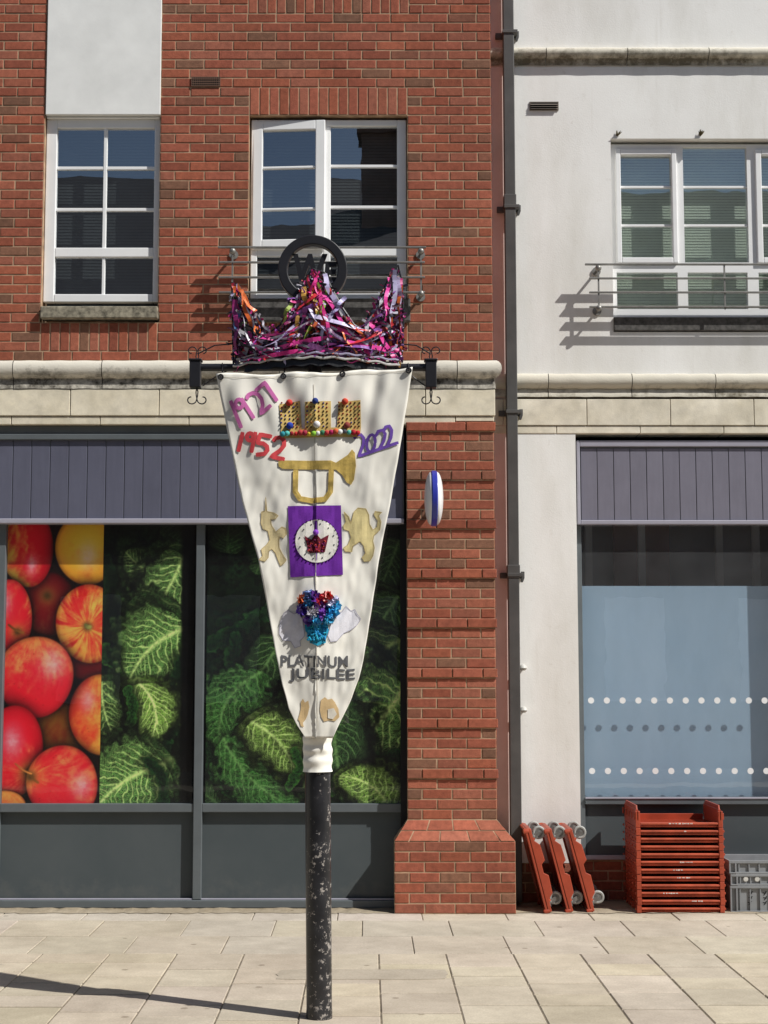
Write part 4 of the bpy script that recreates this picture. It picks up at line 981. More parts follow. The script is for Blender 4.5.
def ribbon(mb, pts, w_, col, off=.005, round_=True):
    """painted or sewn stroke following points on the cloth"""
    P = []
    for (a, b), (c, d) in zip(pts, pts[1:]):
        k_ = max(1, int(math.hypot(c-a, d-b)/1.6)); P += [(a+(c-a)*i/k_, b+(d-b)*i/k_) for i in range(k_)]
    P.append(pts[-1]); L_ = []
    for i, (x, y) in enumerate(P):
        a = P[max(0, i-1)]; b = P[min(len(P)-1, i+1)]; dx, dy = b[0]-a[0], b[1]-a[1]; l_ = math.hypot(dx, dy) or 1
        e = w_/2*(1 if 0 < i < len(P)-1 else .8); nx, ny = -dy/l_*e, dx/l_*e; L_.append(((x+nx, y+ny), (x, y), (x-nx, y-ny)))
    vs = [onb(*p, off) for t_ in L_ for p in t_]
    mb.add(vs, [(3*i+j, 3*i+j+1, 3*i+j+4, 3*i+j+3) for i in range(len(L_)-1) for j in range(2)], col)
def arc(cx, cy, rx, ry, a0, a1, n=10, rot=0):
    o = []
    for i in range(n+1):
        a = math.radians(a0+(a1-a0)*i/n); u, v = rx*math.cos(a), -ry*math.sin(a); c, s_ = math.cos(rot), math.sin(rot); o.append((cx+u*c-v*s_, cy+u*s_+v*c))
    return o
seam = MB(); ribbon(seam, [(314, 385), (315, 500), (317, 640), (318, 730)], .7, (.62, .58, .50), .003); ribbon(seam, [(218, 378), (300, 377.5), (411, 371.5)], .6, (.6, .56, .48), .003); seam.build('seam', 'vcloth', bn)
# dates
PK, RD, VI = (.62, .16, .42), (.68, .07, .08), (.17, .08, .42)
q = MB()
for s_ in ([(230.6, 401), (241.7, 428.6)], arc(239.6, 404.6, 3.9, 4.4, 0, 360, 12), [(241.5, 399), (254.3, 419)],
           [(247, 400), (248.5, 395.5), (252.8, 393.2), (258, 394.8), (261.8, 399.5), (263, 405.5), (261.2, 414.3), (271.5, 406)], [(255.4, 391.2), (265, 383.4), (277.5, 402)]): ribbon(q, s_, 3.9, PK)
q.build('painted_date', 'vcloth', bn)
q = MB()
for s_ in ([(243, 432.5), (238.4, 452)], arc(250.3, 437.4, 3.2, 3.6, 0, 360, 12), [(256, 432.5), (251.5, 453.3)],
           [(272.3, 437.4), (260.5, 435), (258, 443.6), (263.5, 444), (267.3, 447), (267.9, 451), (264.5, 454.6), (256, 455.3)], [(273.2, 442), (276, 438.8), (280.5, 438), (284.2, 441), (284.4, 446), (280.5, 451), (271.5, 457.2), (285, 460)]): ribbon(q, s_, 4.2, RD)
q.build('painted_date', 'vcloth', bn)
q = MB()
for s_ in ([(354, 438.8), (356.5, 435.4), (360.8, 434.6), (363.8, 438), (363.6, 444), (358.9, 456.3), (372, 452), (398.4, 443.0)], arc(371, 443.6, 4.2, 8.6, 0, 360, 16, .12), [(375.7, 437), (378, 432), (382.5, 430.8), (385.3, 434.5), (384, 441), (379.5, 449.6)],
           [(383.8, 432), (385.5, 427.6), (389.5, 426.6), (391.8, 431), (391, 438), (387.3, 446.4)]): ribbon(q, s_, 3.0, VI)
q.build('painted_date', 'vcloth', bn)
# beaded gold crown
q = MB(); GO = (.66, .47, .16)
shapes = [[(279.5, 405), (300, 401.5), (302, 431), (282, 433)], [(305, 403), (331, 401.5), (331, 430), (305, 431)], [(338.5, 402.5), (360.5, 400.5), (361, 428), (337, 430)], [(281, 430), (361, 427), (360, 437), (282, 438.5)]]
for s_ in shapes: patch(q, s_, GO, .005)
for s_ in shapes[:3]:
    xs = [p[0] for p in s_]; ys = [p[1] for p in s_]; yv = min(ys)+2.4
    while yv < max(ys)-2:
        xv = min(xs)+2.2
        while xv < max(xs)-1.6:
            jx, jy = xv+random.uniform(-.5, .5), yv+random.uniform(-.5, .5); p = onb(jx, jy, .007); c = random.choice([(.05, .03, .02), (.25, .02, .02), (.04, .03, .01), (.3, .1, .02), (.03, .03, .2)])
            q.ball(p, .0052, c, 6, 4); xv += 4.0
        yv += 3.9
cr = q.build('beaded_crown', 'vcloth', bn)
pomc = [(.03, .25, .3), (.1, .5, .45), (.3, .02, .03), (.5, .03, .03), (.45, .05, .05), (.35, .03, .06), (.75, .55, .05), (.25, .5, .05), (.7, .7, .7), (.05, .2, .1), (.5, .05, .05), (.4, .02, .1), (.55, .1, .04), (.75, .75, .72), (.1, .1, .12), (.1, .5, .4), (.4, .02, .03), (.5, .02, .03)]
for i, c in enumerate(pomc):
    b_ = MB(); p = onb(283+i*4.4, 434.5-i*.12+random.uniform(-1, 1), .016); b_.ball(p, random.uniform(.011, .0155), c, 10, 7); sub(b_.build('pompom', 'vcloth', smooth=True), cr)
for (a, b, r_, c) in ((290, 426.5, .019, (.02, .05, .35)), (317, 425.5, .019, (.72, .7, .7)), (347, 426, .018, (.25, .05, .04)), (289.5, 403.5, .018, (.55, .04, .03)), (315.5, 402.5, .017, (.02, .04, .2)), (345, 402.5, .018, (.55, .06, .03))):
    b_ = MB(); b_.ball(onb(a, b, .02), r_, c, 10, 7); sub(b_.build('pompom', 'vcloth', smooth=True), cr)
# trumpet
q = MB()
patch(q, [(278.5, 462), (283, 461), (331, 461), (336, 463), (348, 455), (352, 449.5), (355, 453), (356, 466), (354, 480), (351, 485), (347, 483), (342, 475), (336, 470), (331, 470), (283, 469.5), (279, 467)], None, .005)
ribbon(q, [(296, 470), (295.5, 492), (300, 499), (312, 501), (325, 499.5), (330.5, 492), (331.5, 470)], 5.2, None, .0065)
q.build('trumpet_emblem', 'gold', bn)
# purple square, white disc, little crown
q = MB(); patch(q, [(288, 506.5), (341, 505.5), (343, 575), (290.5, 577.5)], (.16, .025, .34), .004); sq = q.build('purple_square', 'vcloth', bn)
def disc(cx, cy, r_, n=28): return [(cx+r_*math.cos(2*PI*i/n), cy+r_*math.sin(2*PI*i/n)) for i in range(n)]
q = MB(); patch(q, disc(317, 541.5, 21.5), (.78, .75, .68), .0075); 
for i in range(34):
    a = 2*PI*i/34; q.ball(onb(317+22*math.cos(a), 541.5+22*math.sin(a), .008), .0042, (.08, .02, .12), 5, 4)
for i in range(12):
    a = 2*PI*i/12+.2; q.ball(onb(317+17.5*math.cos(a), 541.5+17.5*math.sin(a), .009), .004, (.06, .07, .08), 5, 4)
sub(q.build('white_disc', 'vcloth'), sq)
q = MB(); patch(q, [(307, 545), (304.5, 536), (311.5, 540), (316, 533.5), (321, 539.5), (329, 535), (327, 544), (325, 552.5), (309.5, 553.5)], (.16, .015, .03), .0105)
for i in range(60): q.ball(onb(random.uniform(307, 326), random.uniform(540, 552), .013), .0045, random.choice([(.35, .02, .04), (.1, .01, .02), (.5, .06, .04), (.2, .02, .12)]), 5, 4)
q.ball(onb(316, 533, .016), .016, (.25, .06, .5), 8, 6); sub(q.build('crown_emblem', 'vcloth'), sq)
# unicorn and lion silhouettes
TAN = (.68, .56, .31)
UN = [(261.5, 512), (265.5, 511), (265.8, 497), (267.2, 511.5), (274, 513), (278.5, 516), (276, 519), (270.5, 519.5), (272, 526), (276, 532), (282, 527), (286, 528.5), (287, 534), (283.5, 538.5), (280, 536.5), (279, 541), (279.5, 548), (283, 555), (286.5, 560), (284.5, 563), (280.5, 566), (278.5, 561), (275.5, 553), (272, 549), (269, 551), (268.5, 558), (265, 561.5), (259, 560), (263, 556), (261.5, 549.5), (267, 544.5), (270, 540), (268, 531), (263, 529), (261, 523), (261.5, 518)]; q = MB(); patch(q, UN, TAN, .0032, 2.5)
ribbon(q, UN+UN[:1], .5, (.56, .43, .2), .0045); q.build('unicorn_emblem', 'vcloth', bn)
q = MB(); TL = (.74, .62, .30)
LN = [(344, 512), (349, 517), (351, 524), (354, 512), (358, 508), (366, 509), (369, 515), (369.5, 524), (373, 530), (377, 527), (378, 521), (374, 515), (375, 511.5), (382, 512.5), (378.5, 515.5), (381, 522), (380, 530), (374, 535.5), (373, 541), (374.5, 548), (373, 556), (370, 561), (364, 561.5), (362, 557.5), (365.5, 553), (363.5, 545.5), (360, 541.5), (353, 546), (352, 552), (345, 551.5), (343.5, 548), (348, 545), (351, 537.5), (349, 531), (344, 529.5), (343.3, 526), (346, 522)]; patch(q, LN, TL, .0032, 2.5)
ribbon(q, LN+LN[:1], .5, (.58, .45, .2), .0045); q.build('lion_emblem', 'vcloth', bn)
# bouquet in a vase between two pale wings
q = MB(); patch(q, [(305, 625), (328, 624.5), (329, 631), (326.5, 637), (326, 643), (318, 646), (310, 643), (309, 635), (305.5, 631)], (.03, .36, .55), .006, 2.5)
for i in range(60): 
    p = onb(random.uniform(307, 327), random.uniform(625, 641), .010); q.ball(p, .007, (.03, random.uniform(.28, .45), random.uniform(.5, .7)), 5, 4)
for a, b in ((309, 636), (317, 643), (326, 634), (312, 642), (325, 641)): q.ball(onb(a, b, .014), .0045, (.01, .01, .01), 5, 4)
q.build('blue_vase', 'vcloth', bn)
q = MB()
for (cx_, cy_, rr, c) in ((304, 600, 5.5, (.75, .16, .05)), (308, 603, 5, (.04, .22, .5)), (314, 598, 5.5, (.1, .02, .25)), (322, 600, 6, (.65, .02, .05)), (327, 597, 4.5, (.7, .05, .04)), (333, 602, 6, (.55, .55, .75)), (303, 610, 5.5, (.08, .03, .35)), (313, 612, 6, (.65, .62, .68)), (323, 614, 5.5, (.18, .05, .4)), (332, 611, 7, (.02, .28, .62)), (336, 607, 4.5, (.05, .4, .7)), (309, 620, 4.5, (.1, .03, .3)), (320, 606, 4.5, (.15, .03, .25)), (316, 621, 5, (.03, .3, .55)), (328, 619, 5, (.03, .35, .6)), (308, 595, 4, (.2, .3, .6))):
    b_ = MB()
    for i in range(70):
        a = random.uniform(0, 6.28); d_ = rr*.95*random.random()**.5; p = onb(cx_+d_*math.cos(a), cy_+d_*math.sin(a), random.uniform(.012, .038)); k_ = random.uniform(.6, 1.3); s3 = random.uniform(.010, .019)
        v1 = Vector((random.uniform(-1, 1), random.uniform(-1, .2), random.uniform(-1, 1))).normalized()*s3; v2 = Vector((random.uniform(-1, 1), random.uniform(-1, .2), random.uniform(-1, 1))).normalized()*s3
        b_.add([p-v1, p+v2, p+v1, p-v2], [(0, 1, 2, 3)], tuple(min(1, x*k_) for x in c))
    b_.build('ribbon_flower', 'vshine', bn)
LV = (.84, .82, .86)
wl = [(301, 612), (294, 614), (288, 610.5), (284, 613), (280, 624), (279.5, 634), (283, 640), (291, 641.5), (295, 648), (301, 646), (300, 641), (305, 636), (303, 622)]
wr = [(332, 622), (336, 614), (342, 612), (346, 606), (351, 611), (355, 609.5), (357, 614), (361, 619), (357, 625), (351, 630), (344, 633), (337, 641), (331, 642), (328, 636), (330, 629)]
for w2 in (wl, wr): q = MB(); patch(q, w2, LV, .0032, 2.5); ribbon(q, w2+w2[:1], .6, (.50, .48, .56), .0052); q.build('wing_emblem', 'vcloth', bn)
# lettering
q = MB(); me = None
def banner_text(txt, px0, px1, py0, py1, col):
    me = text_mesh(txt, 10, .22); xs = [v.co.x for v in me.vertices]; ys = [v.co.y for v in me.vertices]
    mx0, mx1, my0, my1 = min(xs), max(xs), min(ys), max(ys)
    def mp_(v):
        u = (v.x-mx0)/(mx1-mx0); t_ = (v.y-my0)/(my1-my0); return onb(px0+u*(px1-px0), py1-t_*(py1-py0)+.5*math.sin(u*17)+1.2*u, .0035)
    q.add([mp_(v.co) for v in me.vertices], [tuple(f_.vertices) for f_ in me.polygons], col)
    me.update()
banner_text('PLATINUM', 281, 348, 655, 666.5, (.13, .13, .135)); banner_text('JUBILEE', 289, 355, 668, 682, (.13, .13, .135))
q.build('lettering', 'vcloth', bn)
# two corgi shapes at the foot
q = MB()
patch(q, [(301, 702), (303, 698.5), (305, 702.5), (308.5, 700.5), (309.5, 707), (308, 714), (306, 719), (303, 723), (304, 727), (301, 726), (299.5, 721), (298, 719.5), (300, 713), (301, 708)], (.66, .47, .24), .0032, 2.5)
q.build('corgi_emblem', 'vcloth', bn)
q = MB()
patch(q, [(321, 700), (325, 697), (328, 699.5), (332, 698.5), (335, 702), (338.5, 709), (339.5, 717), (335, 721), (329, 720), (324, 721.5), (321.5, 717), (320, 710)], (.70, .50, .26), .0032, 2.5)
patch(q, [(328, 709), (334, 708), (337, 714), (333, 719), (328, 718)], (.75, .70, .6), .0062, 2.5)
q.build('corgi_emblem', 'vcloth', bn)
# eyelets and ties
for (a, b) in ((221, 377.5), (283.5, 376.8), (342.5, 374.5), (408.5, 371.5)):
    q = MB(); p = onb(a, b, .005); q.tube([(p.x+.013*math.cos(i*PI/8), p.y, p.z+.013*math.sin(i*PI/8)) for i in range(16)], .004, 6, closed=True); q.tube([(p.x, p.y-.002, p.z), (p.x+.004, YP-.032, p.z+.03), (p.x, YP-.02, zbar+.02), (p.x, YP+.022, zbar), (p.x, p.y+.01, p.z)], .003, 5); q.build('eyelet_tie', 'iron', bn, smooth=True)

# ================================================================== RIBBON CROWN
YC = YP-.03
rcw = thing('ribbon_crown', 'three-peaked crown woven from pink, purple and orange ribbons above the banner', 'crown decoration', (pole_x(3.4), YC, Z(364, YC)))
OUT = [(231.5, 281), (238, 284), (246, 296), (257, 316), (269, 334), (281, 326), (292, 304), (303, 284), (313, 271), (325, 275), (332, 291), (343, 310), (354, 326), (362, 330), (371, 314), (383, 290), (393, 268), (398, 264), (402, 280), (403.5, 320), (403, 346), (401, 361), (360, 363.5), (310, 359), (270, 363), (233, 366)]
def inout(x, y, P=OUT):
    r_ = False
    for i in range(len(P)):
        (x0, y0), (x1, y1) = P[i], P[i-1]
        if (y0 > y) != (y1 > y) and x < (x1-x0)*(y-y0)/(y1-y0)+x0: r_ = not r_
    return r_
def cpt(px, py, dy=0.0):
    x, z = at(px, py, YC); t_ = (px-317)/86; return Vector((x, YC-.075*(1-t_*t_)+.03+dy, z))
q = MB()
q.tube([cpt(*p) for p in OUT], .0055, 6, (.03, .03, .035), closed=True)
for a in range(240, 402, 9):
    ys = [y for y in range(264, 366) if inout(a, y)]
    if ys: q.tube([cpt(a, ys[0]), cpt(a, ys[-1])], .002, 4, (.2, .2, .22))
for b in range(290, 364, 8):
    run = [x for x in range(231, 404) if inout(x, b)]
    seg = []
    for x in run:
        if seg and x != seg[-1]+1:
            if len(seg) > 3: q.tube([cpt(s_, b) for s_ in seg[::4]], .002, 4, (.2, .2, .22))
            seg = []
        seg.append(x)
    if len(seg) > 3: q.tube([cpt(s_, b) for s_ in seg[::4]], .002, 4, (.2, .2, .22))
q.build('wire_frame', 'iron', rcw)
RC = [((.88, .06, .38), 24), ((.68, .03, .24), 16), ((.30, .10, .42), 16), ((.60, .53, .76), 20), ((.74, .72, .78), 7), ((.10, .20, .42), 4), ((.80, .20, .05), 3), ((.55, .53, .6), 8), ((.75, .15, .03), 8), ((.6, .03, .04), 12), ((.02, .02, .035), 16), ((.42, .22, .05), 4), ((.28, .42, .06), 3), ((.10, .015, .09), 24)]
pal = [c for c, n_ in RC for _ in range(n_)]
def strip(mb, P, w_, col, tw=1.0, ph=0):
    vs = []; N = len(P)
    for i, p in enumerate(P):
        a = P[max(0, i-1)]; b = P[min(N-1, i+1)]; t_ = (b-a).normalized(); n0 = Vector((0, -1, 0)); s_ = t_.cross(n0).normalized()
        an = ph+tw*i/N*PI; s_ = s_*math.cos(an)+n0*math.sin(an)*.8; vs += [p-s_*w_/2, p+s_*w_/2]
    mb.add(vs, [(2*i, 2*i+2, 2*i+3, 2*i+1) for i in range(N-1)], col)
# underlying ruffles too small to count
q = MB(); n_ = 0
while n_ < 2000:
    x, y = random.uniform(231, 404), random.uniform(264, 366)
    if not inout(x, y): continue
    n_ += 1; c = random.choice(pal); k_ = random.uniform(.45, 1.1)
    if random.random() < .25: c = random.choice([(.02, .02, .03), (.08, .012, .07), (.25, .01, .1)])
    p = cpt(x, y, random.uniform(-.025, .03)); P = [p]
    d_ = Vector((random.uniform(-1, 1), random.uniform(-.25, .25), random.uniform(-1, 1))).normalized()
    if y > 352: d_.z = abs(d_.z)*.5
    if not (inout(x+7, y) and inout(x-7, y) and inout(x, y-8)): p = p+Vector((0, 0, -.01)); d_ = Vector((.04*(317-x)/86, 0, -1)).normalized()
    edge_ = not (inout(x+7, y) and inout(x-7, y) and inout(x, y-8))
    for _ in range(4 if edge_ else 9): d_ = (d_+Vector((random.uniform(-.35, .35), random.uniform(-.15, .15), random.uniform(-.35, .35)))).normalized(); P.append(P[-1]+d_*.009)
    strip(q, P, random.uniform(.007, .018), tuple(x_*k_ for x_ in c), random.uniform(-1.2, 1.2), random.uniform(-.6, .6))
tag(q.build('ribbon_ruffle', 'vshine', rcw), kind='stuff')
def chord():
    for _ in range(200):
        a = (random.uniform(232, 403), random.uniform(268, 364)); b = (random.uniform(232, 403), random.uniform(268, 364)); L_ = math.hypot(a[0]-b[0], a[1]-b[1])
        if 24 < L_ < 75 and all(inout(a[0]+(b[0]-a[0])*t_/6, a[1]+(b[1]-a[1])*t_/6) for t_ in range(7)): return a, b
fixed = [((238, 284), (256, 312), (.75, .17, .04), 3.5), ((242, 292), (262, 326), (.78, .2, .05), 3), ((262, 322), (272, 336), (.6, .58, .66), 2), ((240, 316), (250, 342), (.5, .48, .6), 2.2), ((314, 275), (322, 306), (.72, .03, .25), 6), ((324, 277), (338, 312), (.45, .40, .62), 5), ((303, 290), (310, 314), (.55, .3, .06), 5), ((291, 306), (283, 326), (.35, .45, .08), 4), ((312, 292), (321, 320), (.55, .36, .07), 5),
         ((262, 343), (318, 321), (.55, .53, .62), 2.4), ((318, 321), (366, 344), (.6, .57, .66), 2.4), ((330, 318), (378, 350), (.55, .5, .6), 2.2), ((294, 331), (289, 354), (.65, .02, .03), 5), ((396, 270), (390, 330), (.45, .42, .6), 4.5), ((400, 285), (398, 345), (.65, .14, .03), 4), ((236, 300), (236, 350), (.35, .03, .18), 5), ((240, 345), (285, 358), (.5, .44, .6), 3.0), ((352, 352), (398, 330), (.48, .44, .66), 3.5), ((330, 342), (362, 338), (.62, .03, .2), 5), ((300, 342), (345, 356), (.3, .1, .3), 5), ((240, 330), (262, 338), (.02, .02, .03), 6), ((270, 344), (320, 352), (.02, .02, .03), 6), ((396, 345), (392, 362), (.7, .04, .25), 6), ((366, 348), (370, 362), (.7, .04, .25), 5), ((345, 300), (330, 318), (.4, .35, .6), 4)]
items = [(a, b, c, w_) for a, b, c, w_ in fixed]
for i in range(72):
    a, b = chord(); items.append((a, b, random.choice(pal), random.uniform(2.2, 5.2)))
for a, b, c, w_ in items:
    q = MB(); sag = random.uniform(-3, 5); P = []; y0 = random.uniform(-.035, -.015)
    for i in range(15):
        t_ = i/14; P.append(cpt(a[0]+(b[0]-a[0])*t_+1.2*math.sin(t_*9+sag), a[1]+(b[1]-a[1])*t_+sag*math.sin(t_*PI), y0-.012*math.sin(t_*PI)+.005*math.sin(t_*15)))
    strip(q, P, w_/185, c, random.uniform(-.8, .8), random.uniform(-.5, .5)); q.build('ribbon', 'vshine', rcw)
q = MB()    # silver cord and black crumpled band along the foot
q.tube([cpt(233+i*3.4, 366-6*math.sin(i/49*PI)*1.0+.8*math.sin(i), -.03) for i in range(50)], .0065, 6, (.6, .58, .56)); q.tube([cpt(240+i*3.3, 361-5*math.sin(i/48*PI)+.7*math.sin(i*1.3), -.035) for i in range(49)], .0055, 6, (.4, .36, .5))
strip(q, [cpt(245+i*3.1, 369-5*math.sin(i/45*PI)+1.0*math.sin(i*1.1), -.02) for i in range(46)], .04, (.012, .012, .014), 0, .2); q.build('base_cord', 'vshine', rcw)

# ================================================================== DOLLIES leaning by the white pier
def make_dolly():
    L_, W_, T_ = .62, .46, .075
    t = thing('wheeled_dolly', '', 'dolly')
    def bld(mb, name, mt, bv=0, sm_=False): o = mb.build(name, mt, bevel=bv, smooth=sm_); o.parent = t; return o
    # lying flat in its own frame: x along the length, z up is the load face; wheels below
    q = MB(); q.box(0, L_, 0, W_, -.012, 0)
    for i in range(5): xx = .08+i*(L_-.16)/4; q.box(xx-.008, xx+.008, .02, W_-.02, -.045, -.012)
    for i in range(3): yy = .1+i*(W_-.2)/2; q.box(.02, L_-.02, yy-.006, yy+.006, -.040, -.012)
    bld(q, 'deck', 'red_f', .003)
    for y0 in (0, W_-.018):
        q = MB(); q.prism([(0, .014), (L_, .014), (L_, -.03), (L_-.09, -.034), (L_-.13, -T_+.005), (L_*.60, -T_), (L_*.56, -.044), (L_*.46, -.044), (L_*.42, -T_), (.13, -T_+.005), (.09, -.034), (0, -.03)], 'y', y0, y0+.018); bld(q, 'side_rail', 'red', .004)
    q = MB()
    for x0 in (0, L_-.02): q.box(x0, x0+.02, .018, W_-.018, -.034, .012)
    bld(q, 'end_rail', 'red', .004)
    q = MB()
    for x0 in (.012, L_-.012):
        for y0 in (.015, W_-.015): q.lathe([(.016, -.02), (.02, -.005), (.02, .02), (.010, .026)], (x0, y0, .002), 'z', 12)
    bld(q, 'corner_stud', 'red', 0, True)
    for x0 in (.065, L_-.065):
        for y0 in (.055, W_-.055):
            q = MB(); q.box(x0-.03, x0+.03, y0-.03, y0+.03, -.04, -.034); q.lathe([(.02, -.052), (.024, -.04)], (x0, y0, 0), 'z', 12)
            for s_ in (-1, 1): q.prism([(x0-.022, -.05), (x0+.022, -.05), (x0+.03, -.085), (x0+.022, -.098), (x0+.008, -.094)], 'y', y0+s_*.017-.0015, y0+s_*.017+.0015)
            c = bld(q, 'caster', 'caster')
            q = MB(); q.tube([(x0+.018+.0385*math.cos(k_*PI/14), y0, -.086+.0385*math.sin(k_*PI/14)) for k_ in range(28)], .0115, 8, closed=True); o = q.build('tyre', 'rubber', smooth=True); o.parent = c
            q = MB(); q.lathe([(.006, -.0165), (.010, -.016), (.012, -.007), (.032, -.006), (.032, .006), (.012, .007), (.010, .016), (.006, .0165)], (x0+.018, y0, -.086), 'y', 24); o = q.build('rim', 'caster', smooth=True); o.parent = c
    return t
d0 = make_dolly()
labs = ['red plastic wheeled dolly on end, leaning nearest the brick pier', 'red plastic wheeled dolly on end, middle one of the three leaning together', 'red plastic wheeled dolly on end, nearest the tall red tray stack']
for i, pxb in enumerate((547.5, 569, 590.5)):
    t = d0 if i == 0 else copy_tree(d0)
    lean = math.radians(14+i*.5)
    # length axis stands up and leans to the left, wheels point right, load face points left
    x0 = X(pxb, 912, .0)
    t.location = (x0-.006, -.075+i*.012, .006)
    # columns: image of the local x, y, z axes
    ax = Vector((-math.sin(lean), 0, math.cos(lean))); ay = Vector((0, 1, 0)); az = ax.cross(ay)
    m3 = Matrix((ax, ay, az)).transposed(); t.rotation_euler = m3.to_euler(); t['label'] = labs[i]; t['group'] = 'wheeled dollies leaning in a row'

# ================================================================== RED TRAY STACK
TX0, TX1 = X(636, 860, -.05), X(723.5, 860, -.05); TW = TX1-TX0; TY = -.06; TD = .54; TP = .0563
def make_tray(top):
    t = thing('bread_tray', '', 'tray')
    def bld(mb, name, mt='red', bv=0, sm_=False): o = mb.build(name, mt, bevel=bv, smooth=sm_); o.parent = t; return o
    h = .16 if top else TP-.002
    q = MB(); q.box(.03, TW-.03, .02, TD-.02, .004, .010)
    for i in range(11): q.box(.03, TW-.03, .03+i*.043, .036+i*.043, .010, .016)
    bld(q, 'tray_floor')
    q = MB(); q.box(.034, TW-.034, .012, .022, .0, .0159); q.box(.034, TW-.034, -.006, .022, .020, .036); bld(q, 'lip', 'red_f', .005); q = MB(); q.box(.034, TW-.034, TD-.022, TD-.012, .0, .030 if not top else .055); bld(q, 'lip', 'red', .003)
    for s_ in (0, 1):
        q = MB(); x0 = 0 if s_ == 0 else TW-.034; xo = 0 if s_ == 0 else TW
        q.box(x0, x0+.034, -.008, .028, 0, h-.04 if top else h, None); q.box(x0+.008, x0+.026, .028, TD, 0, h-.03 if top else h)
        if top: q.prism([(-.008, h-.04), (.028, h-.04), (.05, h), (TD-.05, h), (TD, h-.03), (TD, .05), (.028, .05), (-.008, .05)], 'x', x0+.011, x0+.023)
        for k_ in range(5):
            yy = .0+k_*(TD-.03)/4; e = -.010 if s_ == 0 else .010; q.box(min(xo, xo+e), max(xo, xo+e), yy, yy+.02, h*.35, h*.65)
        bld(q, 'side_wall', 'red', .003)
    return t
tr_top = make_tray(True); tr = make_tray(False)
ordn = ['bottom', 'second from bottom', 'third from bottom', 'fourth from bottom', 'fifth from bottom', 'sixth from bottom', 'sixth from top', 'fifth from top', 'fourth from top', 'third from top', 'second from top', 'top']
scuff = {11: (.38, .30), 10: (.55, .03), 6: (.5, .16), 5: (.42, .10), 4: (.46, .14), 2: (.30, .18), 1: (.62, .12)}
for i in range(12):
    t = tr_top if i == 11 else (tr if i == 0 else copy_tree(tr))
    t.location = (TX0+random.uniform(-.002, .002), TY+random.uniform(-.002, .002), .004+i*TP)
    t['group'] = 'stacked red trays'
    t['label'] = f'red plastic bread tray, {ordn[i]} of the tall stack' if i != 11 else 'topmost red bread tray with raised sides standing open on the stack'
for i, (u, l_) in scuff.items():
    t = [o for o in bpy.data.objects if o.type == 'EMPTY' and o.name.startswith('bread_tray') and abs(o.location.z-(.004+i*TP)) < .001][0]
    q = MB(); x = u*TW; e = x+l_*TW*.9
    while x < e: w2 = random.uniform(.006, .02); h2 = random.uniform(.003, .008); q.box(x, x+w2, -.0078, -.0055, .028-h2/2, .028+h2/2+.002); x += w2+random.uniform(.0, .012)
    o = q.build('scuff', 'redw'); o.parent = t

# ================================================================== GREY CRATES
GX0 = X(729.5, 880, -.02); GW = .60; GY = -.03; GD2 = .40
def make_crate(h):
    t = thing('folding_crate', '', 'crate')
    def bld(mb, name, mt='grey_pl', bv=0): o = mb.build(name, mt, bevel=bv); o.parent = t; return o
    q = MB(); q.box(.012, GW-.012, .014, GD2-.014, 0, .012); q.box(.012, GW-.012, .014, .022, .01, h-.012); q.box(.012, GW-.012, GD2-.022, GD2-.014, .01, h-.012); q.box(.012, .02, .022, GD2-.022, .01, h-.012); q.box(GW-.02, GW-.012, .022, GD2-.022, .01, h-.012)
    bld(q, 'crate_body')
    q = MB()
    for a, b, c, d in ((0, GW, -.002, .014), (0, GW, GD2-.014, GD2), (0, .014, .014, GD2-.014), (GW-.014, GW, .014, GD2-.014)): q.box(a, b, c, d, h-.022, h)
    q.box(.05, GW-.05, -.001, .0135, .0, .012); bld(q, 'rim', 'grey_pl', .003)
    q = MB()
    for x0 in (0, GW-.055):
        q.box(x0, x0+.012, -.004, .0138, 0, h-.0225); q.box(x0+.043, x0+.055, -.004, .0138, 0, h-.0225); q.box(x0, x0+.055, -.0045, .0137, -.0, .010)
    bld(q, 'corner_post', 'grey_pl', .002)
    q = MB()
    n_ = 7
    for i in range(n_): x = .075+i*(GW-.15)/(n_-1); q.box(x-.004, x+.004, .002, .0139, .013, h-.023)
    bld(q, 'rib')
    return t
hs = [.195, .085, .095]; z = .002; gl_ = ['tall grey plastic crate with hand-marked front, at the bottom beside the red trays', 'shallow grey plastic crate in the middle of the grey stack', 'shallow grey plastic crate on top of the grey stack']
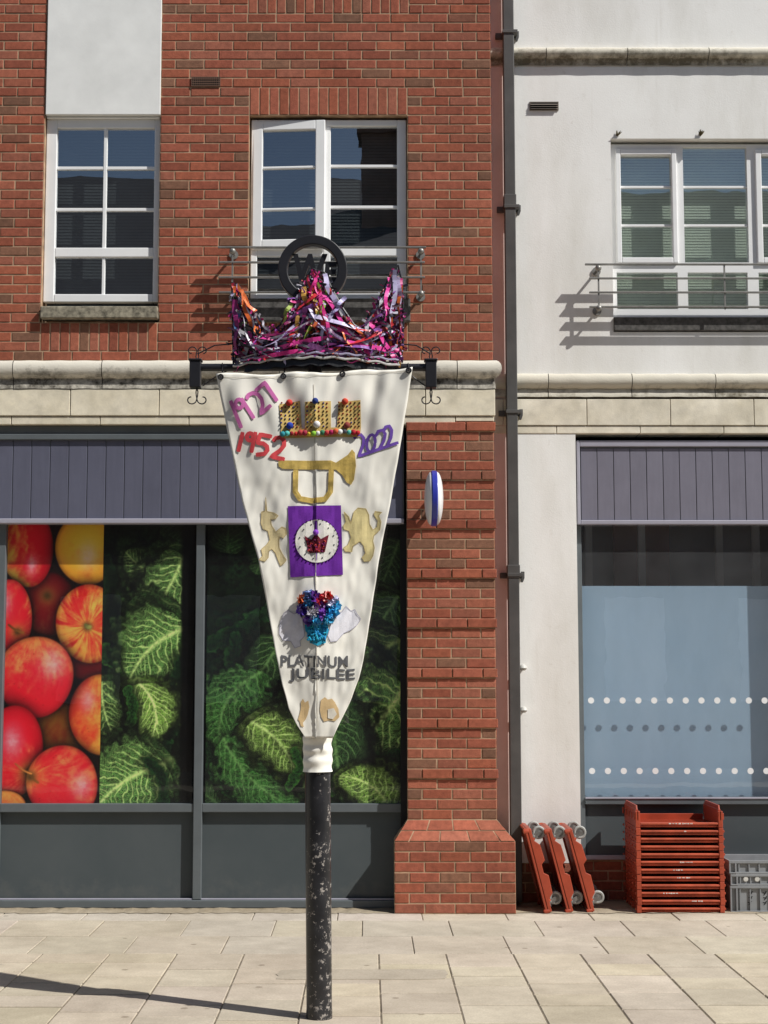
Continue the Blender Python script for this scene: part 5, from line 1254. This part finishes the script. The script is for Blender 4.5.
for i, h in enumerate(hs):
    t = make_crate(h); t.location = (GX0+[0, .004, -.004][i], GY, z); t['label'] = gl_[i]; t['group'] = 'stacked grey crates'
    if i == 0:
        q = MB()
        for u in (.135, .245, .385, .49):
            for k_ in range(3):
                a = u+random.uniform(-.01, .01); zz_ = .05+k_*.035; q.add([(a, .0125, zz_), (a+.010, .0125, zz_+.002), (a+.028, .0125, zz_+.030), (a+.020, .0125, zz_+.032)], [(0, 1, 2, 3)])
                q.add([(a-.004, .0122, zz_+.018), (a+.022, .0122, zz_+.012), (a+.022, .0122, zz_+.019), (a-.002, .0122, zz_+.024)], [(0, 1, 2, 3)])
        o = q.build('pen_mark', 'dark'); o.parent = t
    if i == 1:
        q = MB()
        for u in (.115, .20, .33, .44, .52): q.lathe([(.017, -.001), (.019, .002), (.019, .010)], (u, .002, .045), 'y', 14)
        o = q.build('plug', 'wheelr'); o.parent = t
    z += h+.001

# ================================================================== OPPOSITE SIDE OF THE STREET (behind the camera, seen in the glass)
ob = thing('terraced_house', 'dark brick terrace with slate roof and chimneys, mirrored in the window panes', 'building', (0, -17, 0))
q = MB(); q.box(-22, 22, -24, -16, -.1, 8.3); q.build('wall', 'far', ob)
q = MB(); q.prism([(-15.6, 8.25), (-20, 12.15), (-24.4, 8.25)], 'x', -22, 22); rf = q.build('roof', 'slate', ob)
for xx in (-11.5, -8.6, .35, 10.8, 15):
    q = MB(); q.box(xx-.45, xx+.45, -19, -18.2, 9.2, 12.7); q.box(xx-.52, xx+.52, -19.07, -18.13, 12.5, 12.65)
    for k_ in (-.25, .05, .3): q.tube([(xx+k_, -18.6, 12.6), (xx+k_, -18.6, 13.0)], .1, 10)
    sub(q.build('chimney', 'far'), rf)
for i in range(-8, 9):
    for zz_ in (1.2, 4.6):
        q = MB(); bars(q, i*2.5-.55, i*2.5+.55, zz_, zz_+1.9, .08, -15.99, -15.95); q.box(i*2.5-.47, i*2.5+.47, -15.985, -15.98, zz_+.08, zz_+1.82); q.build('window', 'pvc', ob)

# render settings
sc.render.engine = 'CYCLES'
try: sc.cycles.transparent_max_bounces = 16; sc.cycles.max_bounces = 8
except Exception: pass
